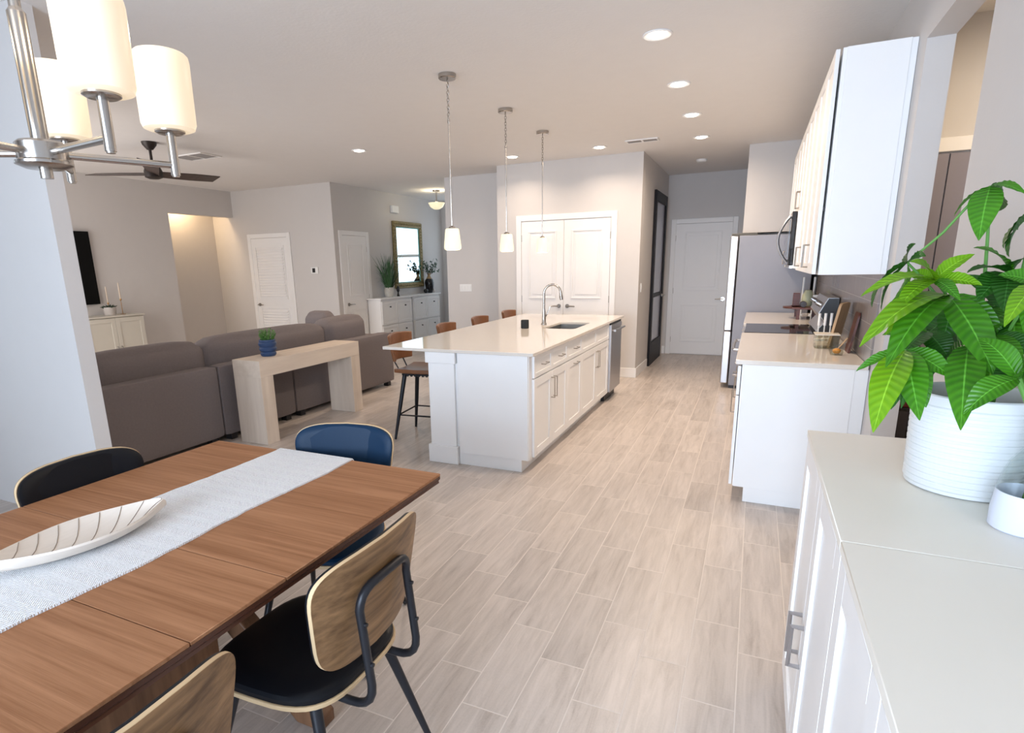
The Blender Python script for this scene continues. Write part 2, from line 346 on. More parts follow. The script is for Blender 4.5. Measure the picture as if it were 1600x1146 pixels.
# ------------------------------------------------------------------ room shell
H = 2.85
struct('floor', box(-9.5, 2.4, -2.6, 11.6, -.12, 0), FLOOR, label='grey-beige wood-look plank tile floor with pale grout')
struct('ceiling', box(-9.5, 2.4, -2.6, 11.6, H, H+.12), CEIL, label='flat lightly textured off-white ceiling')
T = .12
rw = MB().box(.63, .74, -2.4, 2.6, 0, H).box(.63, .74, 2.6, 3.56, 2.5, H).box(.63, .74, 3.56, 10.04, 0, H)
struct('wall_right', rw, WALL, label='long pale wall on the right with an open doorway beside the sideboard')
struct('wall_left', MB().box(-9.4, -8.15, 1.95, 2.043, 0, H).box(-5.65, -3.45, 1.95, 2.043, 0, H).box(-8.15, -5.65, 1.95, 2.043, 2.42, H), WALL, label='pale partition wall ending beside the dining table at left')
lw = MB().box(-5.32, -5.2, -2.4, 1.95, 0, .9).box(-5.32, -5.2, -2.4, 1.95, 2.45, H).box(-5.32, -5.2, -2.4, -1.2, .9, 2.45).box(-5.32, -5.2, 1.35, 1.95, .9, 2.45)
struct('wall_nook', lw, WALL, label='side wall of the dining nook with a window')
bw = MB().box(-5.32, -2.25, -2.5, -2.38, 0, H).box(.35, .74, -2.5, -2.38, 0, H).box(-2.25, .35, -2.5, -2.38, 2.42, H)
struct('wall_back', bw, WALL, label='wall behind the dining nook with wide glass doors')
struct('wall_tv', MB().box(-8.52, -8.4, 2.043, 6.44, 0, H).box(-8.52, -8.4, 6.44, 7.7, 2.42, H), WALL, label='taupe television wall with a hallway opening')
struct('wall_hallway', MB().box(-9.02, -8.9, 5.2, 7.7, 0, H).box(-8.9, -8.52, 5.1, 5.2, 0, H), WALL, label='beige end wall of the side hallway')
struct('wall_living', box(-9.02, -6.35, 7.7, 7.82, 0, H), WALL, label='grey wall holding the louvered closet door')
struct('wall_foyer', box(-6.35, -6.23, 7.7, 11.3, 0, H), WALL, label='grey foyer wall holding the mirror and a panelled door')
fr = MB().box(-6.35, -5.85, 11.3, 11.42, 0, H).box(-4.85, -3.3, 11.3, 11.42, 0, H).box(-5.85, -4.85, 11.3, 11.42, 0, .95).box(-5.85, -4.85, 11.3, 11.42, 2.6, H)
struct('wall_front', fr, WALL, label='front wall of the foyer')
struct('wall_centre', MB().box(-4.5, -3.37, 8.3, 11.3, 0, H), WALL, label='blue-grey wall with a switch plate left of the pantry')
struct('wall_pantry', MB().box(-3.37, -1.38, 7.74, 10.04, 0, H), WALL, label='warm white pantry block with double doors')
struct('wall_soffit', MB().box(-.19, .6299, 7.97, 10.039, 1.84, H-.0005).box(-.19, .6299, 8.36, 10.039, 0, 1.84), WALL, label='pale boxed wall section above and behind the refrigerator')
struct('wall_far', MB().box(-1.5, .74, 10.04, 10.16, 0, H), WALL, label='grey wall at the end of the kitchen hall')
lau = MB().box(.74, 2.3, 4.5, 4.62, 0, H).box(2.2, 2.32, 2.2, 4.5, 0, H).box(.74, 2.3, 2.1, 2.2, 0, H)
struct('wall_laundry', lau, WALL, label='beige walls of the small room beyond the right doorway')

def base(name, x0, x1, y0, y1, lab):
    struct(name, MB().box(x0, x1, y0, y1, 0, .13), TRIM, bevel=.004, label=lab)
base('baseboard_pantry', -1.66, -1.362, 7.722, 7.739, 'white baseboard at the foot of the pantry block corner')
base('baseboard_hall', -1.379, -1.362, 7.74, 8.60, 'white baseboard along the kitchen hall wall')
base('baseboard_centre', -4.5, -3.38, 8.282, 8.299, 'white baseboard of the blue-grey wall')
base('baseboard_foyer', -6.229, -6.212, 8.66, 11.29, 'white baseboard of the foyer wall')
base('baseboard_living', -7.12, -6.24, 7.682, 7.699, 'white baseboard right of the louvered door')
base('baseboard_tv', -8.399, -8.382, 2.05, 6.43, 'white baseboard of the television wall')
base('baseboard_far', -1.36, -1.31, 10.022, 10.039, 'short white baseboard left of the far hall door')
base('baseboard_right', .612, .629, 3.58, 3.80, 'short white baseboard at the right doorway')

# --- doors
def casing(parent, horiz, a0, a1, z1, plane, d, w=.075):
    m = MB(); t = .02*d
    def B(p, q, z0, z1_):
        lo, hi = min(plane, plane+t), max(plane, plane+t)
        if horiz == 'X': m.box(p, q, lo, hi, z0, z1_)
        else: m.box(lo, hi, p, q, z0, z1_)
    B(a0-w, a0, 0, z1+w); B(a1, a1+w, 0, z1+w); B(a0, a1, z1, z1+w)
    return m.build('door_casing', TRIM, parent, bevel=.005)
def panel_ring(m, horiz, a0, a1, z0, z1, plane, d, w=.022, hgt=.011):
    """raised moulding ring plus a raised field"""
    def B(p, q, r, s_, h):
        lo, hi = min(plane-.002*d, plane+h*d), max(plane-.002*d, plane+h*d)
        if horiz == 'X': m.box(p, q, lo, hi, r, s_)
        else: m.box(lo, hi, p, q, r, s_)
    B(a0, a1, z0, z0+w, hgt); B(a0, a1, z1-w, z1, hgt); B(a0, a0+w, z0+w, z1-w, hgt); B(a1-w, a1, z0+w, z1-w, hgt)
    B(a0+w+.035, a1-w-.035, z0+w+.035, z1-w-.035, hgt*.7)
def lever(parent, p, d_axis, d, along, m=BRONZE):
    """rose and lever; d_axis = 'X'/'Y' the door normal, along = +-1 lever direction"""
    mb = MB(); x, y, z = p
    def P(n, a, zz): return (x+n*d, y+a, zz) if d_axis == 'X' else (x+a, y+n*d, zz)
    mb.tube([P(0, 0, z), P(.012, 0, z)], .028, 16); mb.tube([P(.01, 0, z), P(.05, 0, z)], .009, 8)
    mb.tube([P(.05, -.008*along, z), P(.052, .06*along, z), P(.046, .115*along, z-.004)], [.010, .009, .008], 8)
    return mb.build('lever_handle', m, parent)
def hinges(parent, horiz, a, plane, d, z1):
    for z in (.25, z1*.5, z1-.22):
        m = MB()
        if horiz == 'X': m.tube([(a, plane+.006*d, z-.045), (a, plane+.006*d, z+.045)], .008, 8)
        else: m.tube([(plane+.006*d, a, z-.045), (plane+.006*d, a, z+.045)], .008, 8)
        m.build('hinge', BRONZE, parent)
def door(n, lab, horiz, a0, a1, z1, plane, d, lever_a, lev_along, hinge_a, col=TRIM, split=.93, leverm=BRONZE, louver=False, case=True, levz=.92):
    m = MB(); lo, hi = min(plane+.004*d, plane+.012*d), max(plane+.004*d, plane+.012*d)
    if horiz == 'X': m.box(a0, a1, lo, hi, .012, z1-.004)
    else: m.box(lo, hi, a0, a1, .012, z1-.004)
    root = m.build('door_%d' % n, col, bevel=.002); root['kind'] = 'structure'; tag(root, lab, 'door')
    w = a1-a0; pm = MB(); pl = plane+.012*d
    if not louver:
        panel_ring(pm, horiz, a0+w*.17, a1-w*.17, split+.12, z1-.13, pl, d); panel_ring(pm, horiz, a0+w*.17, a1-w*.17, .22, split-.10, pl, d)
        pm.build('raised_panel', col, root, bevel=.003)
    else:
        for (z0, zt) in ((1.02, z1-.13), (.2, .88)):
            panel_ring(pm, horiz, a0+.08, a1-.08, z0, zt, pl, d)
            k = z0+.05
            while k < zt-.04:
                def Q(a, n_, z): return (a, pl+n_*d, z)
                pm.add([Q(a0+.11, .001, k+.034), Q(a1-.11, .001, k+.034), Q(a1-.11, .017, k), Q(a0+.11, .017, k), Q(a0+.11, .001, k-.004), Q(a1-.11, .001, k-.004)],
                       [(0, 1, 2, 3), (3, 2, 5, 4), (0, 3, 4), (1, 5, 2)]); k += .046
        pm.build('louver_slats', col, root)
    lever(root, (lever_a, pl, levz) if horiz == 'X' else (pl, lever_a, levz), 'Y' if horiz == 'X' else 'X', d, lev_along, leverm)
    if hinge_a is not None: hinges(root, horiz, hinge_a, plane, d, z1)
    if case: casing(root, horiz, a0, a1, z1, plane, d)
    return root
door(1, 'white louvered closet door on the grey living room wall', 'X', -8.03, -7.22, 2.05, 7.70, -1, -7.97, 1, -7.22, louver=True)
door(2, 'white two-panel door left of the bronze framed mirror', 'Y', 7.88, 8.54, 2.05, -6.23, 1, 7.94, 1, 8.54)
d3 = door(3, 'left leaf of the white pantry double door', 'X', -3.0, -2.392, 2.09, 7.74, -1, -2.45, -1, -3.0, case=False, levz=.95)
d4 = door(4, 'right leaf of the white pantry double door', 'X', -2.388, -1.76, 2.09, 7.74, -1, -2.33, 1, -1.76, case=False, levz=.95)
casing(d4, 'X', -3.005, -1.755, 2.095, 7.74, -1)
door(5, 'white two-panel door at the end of the kitchen hall', 'X', -1.225, -.385, 2.10, 10.04, -1, -.455, -1, -1.225, leverm=CHROME)
# dark framed glass door on the hall wall
m = MB(); X0, X1 = -1.379, -1.345
m.box(X0, X1, 8.68, 8.80, 0.0, 2.50).box(X0, X1, 9.66, 9.78, 0, 2.50).box(X0, X1, 8.80, 9.66, 2.36, 2.50).box(X0, X1, 8.80, 9.66, 0, .34).box(X0, X1-.01, 8.80, 9.66, 1.0, 1.06)
d6 = m.build('door_6', mat('black_brown_frame', (.012, .011, .013), .5, spec=.2), bevel=.004); d6['kind'] = 'structure'; tag(d6, 'tall black framed glass door on the kitchen hall wall', 'door')
MB().box(X0+.002, X0+.012, 8.80, 9.66, .34, 2.36).build('glass_pane', mat('frosted_pane', (.40, .40, .48), .2, .1), d6)
lever(d6, (X1, 9.60, 1.0), 'X', 1, -1)
# closet doors inside the small side room
MAUVE = mat('mauve_grey_paint', (.24, .225, .27), .5)
d7 = box(.80, .985, 4.475, 4.499, .01, 2.11).build('door_7', MAUVE, bevel=.002); d7['kind'] = 'structure'; tag(d7, 'left mauve grey door leaf in the room beyond the right doorway', 'door')
d8 = box(.992, 1.62, 4.475, 4.499, .01, 2.11).build('door_8', MAUVE, bevel=.002); d8['kind'] = 'structure'; tag(d8, 'right mauve grey door leaf in the room beyond the right doorway', 'door')
MB().box(.745, 1.70, 4.47, 4.499, 2.12, 2.20).build('door_casing', TRIM, d8, bevel=.004)
MB().box(1.62, 1.70, 4.47, 4.499, 0, 2.12).build('door_casing', TRIM, d8, bevel=.004)

# --- windows
def window(n, lab, horiz, a0, a1, z0, z1, c, rail=None, mull=()):
    m = MB(); w = .05
    def B(p, q, r, s_):
        if horiz == 'X': m.box(p, q, c-.03, c+.03, r, s_)
        else: m.box(c-.03, c+.03, p, q, r, s_)
    B(a0, a1, z0, z0+w); B(a0, a1, z1-w, z1); B(a0, a0+w, z0+w, z1-w); B(a1-w, a1, z0+w, z1-w)
    if rail: B(a0+w, a1-w, rail-.03, rail+.03)
    for q in mull: B(q-.04, q+.04, z0+w, z1-w)
    o = m.build('window_%d' % n, TRIM, bevel=.003); o['kind'] = 'structure'; tag(o, lab, 'window'); return o
window(1, 'foyer window seen in the mirror', 'X', -5.85, -4.85, .95, 2.6, 11.36, 1.76)
window(2, 'wide sliding glass doors behind the dining nook', 'X', -2.25, .35, 0, 2.42, -2.44, None, (-.95,))
window(4, 'sliding glass doors at the near side of the living room', 'X', -8.15, -5.65, 0, 2.42, 1.997, None, (-6.9,))
window(3, 'window in the side wall of the dining nook', 'Y', -1.2, 1.35, .9, 2.45, -5.26, None, (.07,))

# ------------------------------------------------------------------ ceiling fixtures
def make_can():
    t = thing('recessed_light', '', 'ceiling light', (0, 0, 0), 'recessed ceiling lights', world=False)
    MB().lathe([(.060, -.001), (.088, -.001), (.088, -.006), (.080, -.009), (.062, -.003)], n=32).build('trim_ring', TRIM, t)
    MB().lathe([(.001, -.004), (.058, -.004), (.050, -.010), (.001, -.014)], n=24).build('lens', LENS, t)
    light('recessed_light_beam', 'AREA', (0, 0, -.02), 9.5, WARM, (0, 0, 0), .11, parent=t).data.spread = rad(165)
    return t
cans = [((-.655, 3.96), 'recessed light above the kitchen aisle, the nearest to the camera'),
        ((-.66, 5.06), 'recessed light second from the camera in the row above the kitchen aisle'),
        ((-.665, 6.12), 'recessed light third from the camera in the row above the kitchen aisle'),
        ((-.67, 7.22), 'recessed light farthest along the row above the kitchen aisle'),
        ((-1.80, 7.19), 'recessed light in front of the pantry wall, beside the ceiling vent'),
        ((-2.92, 7.22), 'recessed light in front of the pantry wall corner, behind the middle pendant'),
        ((-4.31, 5.9), 'recessed light alone on the ceiling above the living room')]
can0 = make_can()
for i, ((x, y), lab) in enumerate(cans):
    if i == 0: can0.location = (x, y, H); can0['label'] = lab
    else:
        cn = dup(can0, (x, y, H), label=lab)
        if y > 7 and x < -1:                                   # beam dimmed and narrowed to keep the pantry wall from washing out
            for k in kids(cn):
                if k.type == 'LIGHT': k.data = k.data.copy(); k.data.spread = rad(140); k.data.energy = 4.2
def vent(x, y, wx, wy, rz, lab):
    t = thing('ceiling_vent', lab, 'air vent', (x, y, H), 'ceiling air vents', world=False, rotz=rz)
    m = MB(); m.box(-wx/2, wx/2, -wy/2, -wy/2+.02, -.012, -.001).box(-wx/2, wx/2, wy/2-.02, wy/2, -.012, -.001).box(-wx/2, -wx/2+.02, -wy/2+.02, wy/2-.02, -.012, -.001).box(wx/2-.02, wx/2, -wy/2+.02, wy/2-.02, -.012, -.001).box(-.01, .01, -wy/2+.02, wy/2-.02, -.012, -.001)
    m.build('vent_frame', TRIM, t)
    s = MB(); k = -wy/2+.035
    while k < wy/2-.03: s.add([(-wx/2+.02, k, -.003), (wx/2-.02, k, -.003), (wx/2-.02, k+.012, -.011), (-wx/2+.02, k+.012, -.011), (wx/2-.02, k+.002, -.002), (-wx/2+.02, k+.002, -.002)], [(0, 1, 2, 3), (3, 2, 4, 5)]); k += .02
    s.build('vent_slats', mat('vent_grey', (.25, .23, .22), .6), t)
vent(-1.28, 7.05, .36, .16, 0, 'white ceiling air vent in front of the pantry wall corner')
vent(-6.15, 5.2, .5, .3, rad(0), 'dark slatted ceiling air vent beside the ceiling fan')
t = MB().lathe([(.07, -.001), (.07, -.02), (.055, -.035), (.001, -.036)], n=28).xf(Matrix.Translation((-.79, 8.75, H))).build('smoke_detector', WHITE)
tag(t, 'round white smoke detector on the ceiling of the kitchen hall', 'smoke detector')

# pendants
def make_pendant():
    t = thing('pendant_light', '', 'pendant light', (0, 0, 0), 'pendant lights over the island', world=False)
    MB().lathe([(.001, -.001), (.064, -.001), (.064, -.026), (.058, -.032), (.001, -.033)], n=36).build('canopy', NICKEL, t)
    m = MB(); z = -.033; k = 0
    while z > -.30:
        pts = []
        for a in range(9):
            q = 2*PI*a/8; dx = .0085*math.cos(q); dz = .016*math.sin(q)
            pts.append((dx, 0, z-.014+dz) if k % 2 else (0, dx, z-.014+dz))
        m.tube(pts, .0026, 6, caps=False); z -= .024; k += 1
    m.build('chain', NICKEL, t)
    MB().tube([(0, 0, -.30), (0, 0, -1.045)], .0055, 10).tube([(0, 0, -.315), (0, 0, -.295)], .008, 10).build('rod', NICKEL, t)
    MB().lathe([(.008, -1.035), (.024, -1.045), (.026, -1.056), (.008, -1.057)], n=24).build('socket_cap', NICKEL, t)
    MB().lathe([(.010, -1.055), (.046, -1.056), (.052, -1.064), (.066, -1.19), (.063, -1.205), (.050, -1.212), (.048, -1.205), (.057, -1.19), (.044, -1.07), (.010, -1.066)], n=40).build('glass_shade', PEND, t)
    light('pendant_bulb', 'POINT', (0, 0, -1.24), .9, (1, .88, .68), parent=t, radius=.04)
    return t
p0 = make_pendant(); p0.location = (-2.115, 4.0, H); p0['label'] = 'nickel pendant light with opal shade, nearest of the three over the island'
dup(p0, (-2.115, 5.07, H), label='nickel pendant light with opal shade, middle of the three over the island')
dup(p0, (-2.115, 6.06, H), label='nickel pendant light with opal shade, nearest the pantry doors')

# chandelier
def make_chandelier():
    hx, hy, hz = -1.56, .887, 1.795
    t = thing('chandelier', 'brushed nickel five-arm chandelier with glowing opal glass shades above the dining table', 'chandelier', (hx, hy, hz))
    MB().lathe([(.001, H-.001), (.07, H-.001), (.07, H-.03), (.02, H-.04), (.001, H-.04)], (hx, hy, 0), 36).build('canopy', NICKEL, t)
    MB().tube([(hx, hy, hz+.02), (hx, hy, hz+.30)], .0185, 20).tube([(hx, hy, hz+.30), (hx, hy, hz+.31)], [.0185, .012], 20).tube([(hx, hy, hz+.30), (hx, hy, H-.03)], .012, 16).build('rod', NICKEL, t)
    MB().lathe([(.001, hz+.030), (.045, hz+.030), (.052, hz+.024), (.052, hz-.012), (.058, hz-.016), (.058, hz-.022), (.040, hz-.030), (.014, hz-.031), (.014, hz-.052), (.001, hz-.053)], (hx, hy, 0), 40).build('hub', NICKEL, t)
    for a in (67, 139, 211, 283, 355):
        c, s_ = math.cos(rad(a)), math.sin(rad(a)); r = .287
        ex, ey = hx+r*c, hy+r*s_
        arm = MB().tube([(hx+.045*c, hy+.045*s_, hz+.004), (ex, ey, hz+.004)], .0085, 14).tube([(ex, ey, hz-.022), (ex, ey, hz+.088)], .0115, 16).tube([(ex, ey, hz-.026), (ex, ey, hz-.020)], .009, 14).build('arm', NICKEL, t)
        MB().lathe([(.001, hz+.082), (.030, hz+.082), (.037, hz+.086), (.037, hz+.093), (.001, hz+.094)], (ex, ey, 0), 32).build('shade_holder', NICKEL, arm)
        z0, z1 = hz+.090, hz+.275
        MB().lathe([(.02, z0), (.052, z0), (.062, z0+.004), (.0665, z0+.016), (.068, z1-.02), (.066, z1-.006), (.060, z1), (.057, z1), (.060, z1-.02), (.058, z0+.016), (.02, z0+.006)], (ex, ey, 0), 44).build('glass_shade', OPAL, t)
        light('chandelier_bulb', 'POINT', (ex-hx, ey-hy, z1+.02-hz), 1.6, (1, .80, .55), parent=t, radius=.04)
make_chandelier()

# ceiling fan
def make_fan():
    x, y = -5.9, 4.42
    t = thing('ceiling_fan', 'dark bronze three-blade ceiling fan above the sofa', 'ceiling fan', (x, y, 2.5))
    DK = mat('dark_bronze', (.035, .028, .026), .45, .4)
    BL = wood('dark_blade', (.035, .022, .018), (.075, .05, .042), 'X', 1, .45)
    MB().lathe([(.001, H-.001), (.075, H-.001), (.068, H-.03), (.03, H-.075), (.001, H-.078)], (x, y, 0), 32).build('canopy', DK, t)
    MB().tube([(x, y, 2.6), (x, y, H-.05)], .014, 12).build('downrod', DK, t)
    MB().lathe([(.001, 2.66), (.03, 2.66), (.045, 2.63), (.075, 2.60), (.09, 2.56), (.085, 2.50), (.05, 2.485), (.001, 2.484)], (x, y, 0), 36).build('motor_housing', DK, t)
    for a in (80, 200, 320):
        m = MB(); c, s_ = math.cos(rad(a)), math.sin(rad(a))
        A = []; n = 10
        for i in range(n+1):
            k = i/n; r = .05+k*.66; w = .055+.030*min(1, k*1.6); tw = -rad(20-7*k); zc = 2.535+.02*k
            for sgn, up in ((-1, .004), (1, .004), (1, -.004), (-1, -.004)):
                d = sgn*w; A.append((x+r*c-d*s_*math.cos(tw), y+r*s_+d*c*math.cos(tw), zc+d*math.sin(tw)+up))
        fs = [(i*4+j, i*4+(j+1) % 4, i*4+4+(j+1) % 4, i*4+4+j) for i in range(n) for j in range(4)] + [(0, 1, 2, 3), (n*4, n*4+3, n*4+2, n*4+1)]
        m.add(A, fs).build('blade', BL, t)
make_fan()
# foyer semi-flush light
x, y = -5.35, 9.55
t = thing('foyer_ceiling_light', 'cream glass bowl ceiling light in the foyer, above the mirror', 'ceiling light', (x, y, 2.62))
MB().lathe([(.001, H-.001), (.07, H-.001), (.065, H-.02), (.012, H-.03), (.012, 2.66), (.03, 2.655), (.001, 2.65)], (x, y, 0), 28).build('stem', NICKEL, t)
MB().lathe([(.001, 2.52), (.05, 2.525), (.11, 2.56), (.145, 2.62), (.15, 2.635), (.14, 2.635), (.10, 2.585), (.001, 2.555)], (x, y, 0), 40).build('glass_bowl', PEND, t)
light('foyer_bulb', 'POINT', (0, 0, .09), 4, (1, .86, .62), parent=t, radius=.05)
light('hallway_lamp', 'AREA', (-8.7, 6.9, 2.80), 8, (1, .72, .42), (0, 0, 0), .25)
light('laundry_lamp', 'AREA', (1.5, 3.6, 2.80), 12, (1, .78, .52), (0, 0, 0), .3)

# ------------------------------------------------------------------ small wall items
def plate(name, lab, cat, horiz, a0, a1, z0, z1, plane, d, gangs=1, m=WHITE, grp=None):
    mb = MB(); lo, hi = min(plane, plane+.008*d), max(plane, plane+.008*d)
    lo += .0005; hi += .0005 if d > 0 else 0
    if horiz == 'X': mb.box(a0, a1, lo, hi, z0, z1)
    else: mb.box(lo, hi, a0, a1, z0, z1)
    o = mb.build(name, m, bevel=.002); tag(o, lab, cat, grp)
    w = (a1-a0)/gangs
    for i in range(gangs):
        q = a0+w*(i+.5); k = MB(); lo2, hi2 = min(plane+.008*d, plane+.013*d), max(plane+.008*d, plane+.013*d); zz = (z0+z1)/2
        if horiz == 'X': k.box(q-.014, q+.014, lo2, hi2, zz-.03, zz+.03)
        else: k.box(lo2, hi2, q-.014, q+.014, zz-.03, zz+.03)
        k.build('rocker', m, o, bevel=.001)
    return o
plate('switch_plate', 'white four-gang switch plate on the blue-grey wall left of the pantry', 'light switch', 'X', -4.28, -4.07, 1.12, 1.235, 8.30, -1, 4)
plate('switch_plate', 'white single switch on the hall side of the pantry corner', 'light switch', 'Y', 7.88, 7.95, 1.13, 1.245, -1.38, 1, 1)
th = box(-6.75, -6.60, 7.68, 7.699, 1.44, 1.55).build('thermostat', WHITE, bevel=.006); tag(th, 'white thermostat with dark display between the louvered and panelled doors', 'thermostat')
box(-6.715, -6.655, 7.678, 7.681, 1.46, 1.53).build('display', BLACK, th)
ch = box(-6.229, -6.18, 9.36, 9.58, 2.50, 2.63).build('door_chime', WHITE, bevel=.008); tag(ch, 'white door chime box high on the foyer wall above the mirror', 'door chime')

# mirror
t = thing('wall_mirror', 'tall mirror in an ornate green and bronze frame above the white shoe cabinets', 'mirror', (-6.2, 9.88, 1.12))
FRM = mat('aged_bronze_green', (.24, .19, .085), .5, .3, noise=.7, nscale=30, bump=1, bscale=60); FRI = mat('verdigris', (.16, .34, .29), .35, .2, noise=.3)
m = MB(); y0, y1, z0, z1 = 9.37, 10.40, 1.12, 2.36; w = .10
for a in ((y0, y1, z0, z0+w), (y0, y1, z1-w, z1), (y0, y0+w, z0+w, z1-w), (y1-w, y1, z0+w, z1-w)): m.box(-6.229, -6.185, a[0], a[1], a[2], a[3])
m.build('frame', FRM, t, bevel=.012)
m = MB(); 
for i in range(17):
    yy = y0+.05+(y1-y0-.1)*i/16
    m.ball((-6.183, yy, z0+.05), .020, 8, 6, (.6, 1, 1)); m.ball((-6.183, yy, z1-.05), .020, 8, 6, (.6, 1, 1))
for i in range(1, 20):
    zz = z0+.05+(z1-z0-.1)*i/20
    m.ball((-6.183, y0+.05, zz), .020, 8, 6, (.6, 1, 1)); m.ball((-6.183, y1-.05, zz), .020, 8, 6, (.6, 1, 1))
m.build('carved_beading', FRM, t)
m = MB(); u = w-.012
for a in ((y0+u, y1-u, z0+u, z0+u+.03), (y0+u, y1-u, z1-u-.03, z1-u), (y0+u, y0+u+.03, z0+u+.03, z1-u-.03), (y1-u-.03, y1-u, z0+u+.03, z1-u-.03)): m.box(-6.224, -6.200, a[0], a[1], a[2], a[3])
m.build('inner_frame', FRI, t, bevel=.005)
box(-6.222, -6.212, y0+w, y1-w, z0+w, z1-w).build('mirror_glass', MIRROR, t)

# ------------------------------------------------------------------ cabinet helpers
def shaker(name, horiz, a0, a1, z0, z1, plane, d, m, parent, fr=.055, th=.019, rec=.007, gap=.0015):
    """framed door/drawer front whose back is at plane, facing d"""
    a0 += gap; a1 -= gap; z0 += gap; z1 -= gap; mb = MB(); lo, hi = sorted((plane, plane+th*d)); ll, hh = sorted((plane, plane+(th-rec)*d))
    def B(p, q, r, s_, L_, H_):
        if horiz == 'X': mb.box(p, q, L_, H_, r, s_)
        else: mb.box(L_, H_, p, q, r, s_)
    B(a0, a0+fr, z0, z1, lo, hi); B(a1-fr, a1, z0, z1, lo, hi); B(a0+fr, a1-fr, z0, z0+fr, lo, hi); B(a0+fr, a1-fr, z1-fr, z1, lo, hi); B(a0+fr, a1-fr, z0+fr, z1-fr, ll, hh)
    return mb.build(name, m, parent, bevel=.0015, seg=1)
def pull(parent, horiz, plane, d, a, z, L_, vertical, m=NICKEL, sq=False, r=.005, stand=.03):
    mb = MB()
    def P(n, q, zz): return (q, plane+n*d, zz) if horiz == 'X' else (plane+n*d, q, zz)
    if vertical: pts = [P(-.001, a, z), P(stand, a, z), P(stand, a, z+L_), P(-.001, a, z+L_)]
    else: pts = [P(-.001, a, z), P(stand, a, z), P(stand, a+L_, z), P(-.001, a+L_, z)]
    if sq: mb.tube(pts, r*1.35, 4)
    else: mb.tube(pts, r, 8)
    return mb.build('handle', m, parent)

# ------------------------------------------------------------------ island
t = thing('kitchen_island', 'white kitchen island cabinet with drawers, doors and a square corner post', 'kitchen island', (-1.8, 5.2, 0))
m = MB()
m.box(-2.0, -1.42, 3.79, 5.295, .1, .885).box(-2.0, -1.42, 5.295, 5.995, .1, .66).box(-2.0, -1.885, 5.295, 5.995, .66, .885).box(-1.515, -1.42, 5.295, 5.995, .66, .885).box(-2.0, -1.42, 5.995, 6.225, .1, .885).box(-2.0, -1.48, 3.79, 6.78, 0, .1).box(-2.0, -1.42, 6.755, 6.78, .1, .885).box(-2.02, -2.0, 3.80, 6.78, 0, .885)
m.build('carcass', CAB, t, bevel=.002)
box(-1.99, -1.425, 3.775, 3.79, .1, .885).build('end_panel', CAB, t, bevel=.001)
m = MB().box(-2.245, -2.02, 3.775, 3.98, 0, .885).box(-2.262, -2.003, 3.758, 3.997, 0, .145).box(-2.262, -2.003, 3.758, 3.997, .80, .885)
m.build('corner_post', CAB, t, bevel=.004)
m = MB().box(-2.245, -2.02, 6.58, 6.78, 0, .885); m.build('corner_post', CAB, t, bevel=.004)
PX = -1.42
def drawer(a0, a1, z0=.71, z1=.878, hl=.10, off=None):
    dr = shaker('drawer_front', 'Y', a0, a1, z0, z1, PX, 1, CAB, t, fr=.035)
    if hl: pull(dr, 'Y', PX+.019, 1, (a0+a1)/2-hl/2, (z0+z1)/2, hl, False, NICKEL)
    return dr
drawer(3.85, 4.265); drawer(4.265, 4.68); drawer(4.68, 5.14); drawer(5.14, 5.685, hl=0); drawer(5.685, 6.225, hl=0)
for a0, a1, ha in ((3.85, 4.265, 4.24), (4.265, 4.68, 4.30), (5.14, 5.685, 5.66), (5.685, 6.225, 5.715)):
    dr = shaker('door', 'Y', a0, a1, .105, .705, PX, 1, CAB, t, fr=.062); pull(dr, 'Y', PX+.019, 1, ha, .49, .16, True)
dr = shaker('door', 'Y', 4.68, 5.14, .105, .705, PX, 1, CAB, t, fr=.062); pull(dr, 'Y', PX+.019, 1, 4.86, .66, .11, False)
# countertop with a sink cut-out
def top_hole(x0, x1, y0, y1, z0, z1, hx0, hx1, hy0, hy1):
    return MB().box(x0, hx0, y0, y1, z0, z1).box(hx1, x1, y0, y1, z0, z1).box(hx0, hx1, y0, hy0, z0, z1).box(hx0, hx1, hy1, y1, z0, z1)
ct = top_hole(-2.645, -1.375, 3.755, 6.87, .886, .91, -1.87, -1.53, 5.30, 5.98)
# one watertight slab: outer/inner loops
def slab_hole(x0, x1, y0, y1, z0, z1, a0, a1, b0, b1, rr=.05):
    n = 6; inner = []
    for cx, cy, st in ((a1-rr, b1-rr, 0), (a0+rr, b1-rr, 90), (a0+rr, b0+rr, 180), (a1-rr, b0+rr, 270)):
        for k in range(n+1): q = rad(st+90*k/n); inner.append((cx+rr*math.cos(q), cy+rr*math.sin(q)))
    outer = [(x1, y1), (x0, y1), (x0, y0), (x1, y0)]; mb = MB(); N = len(inner)
    vs = [(*p, z1) for p in outer]+[(*p, z1) for p in inner]+[(*p, z0) for p in outer]+[(*p, z0) for p in inner]; B = 4+N; fs = []
    for z in (0, B):
        for c in range(4):
            seg = [4+c*(n+1)+k for k in range(n+1)]
            for p, q in zip(seg, seg[1:]): fs.append((z+c, z+p, z+q))
            nx = 4+((c+1) % 4)*(n+1); fs.append((z+c, z+seg[-1], z+nx, z+(c+1) % 4))
    for c in range(4): fs.append((c, (c+1) % 4, B+(c+1) % 4, B+c))
    for k in range(N): fs.append((4+k, 4+(k+1) % N, B+4+(k+1) % N, B+4+k))
    return mb.add(vs, fs)
ct = slab_hole(-2.645, -1.375, 3.755, 6.87, .886, .91, -1.865, -1.535, 5.32, 5.97).build('island_countertop', QUARTZ, bevel=.003)
tag(ct, 'long glossy pale quartz countertop on the island with a sink cut-out', 'countertop')
t = thing('undermount_sink', 'stainless steel sink set into the island countertop', 'sink', (-1.7, 5.65, .68))
sx0, sx1, sy0, sy1 = -1.872, -1.528, 5.312, 5.978
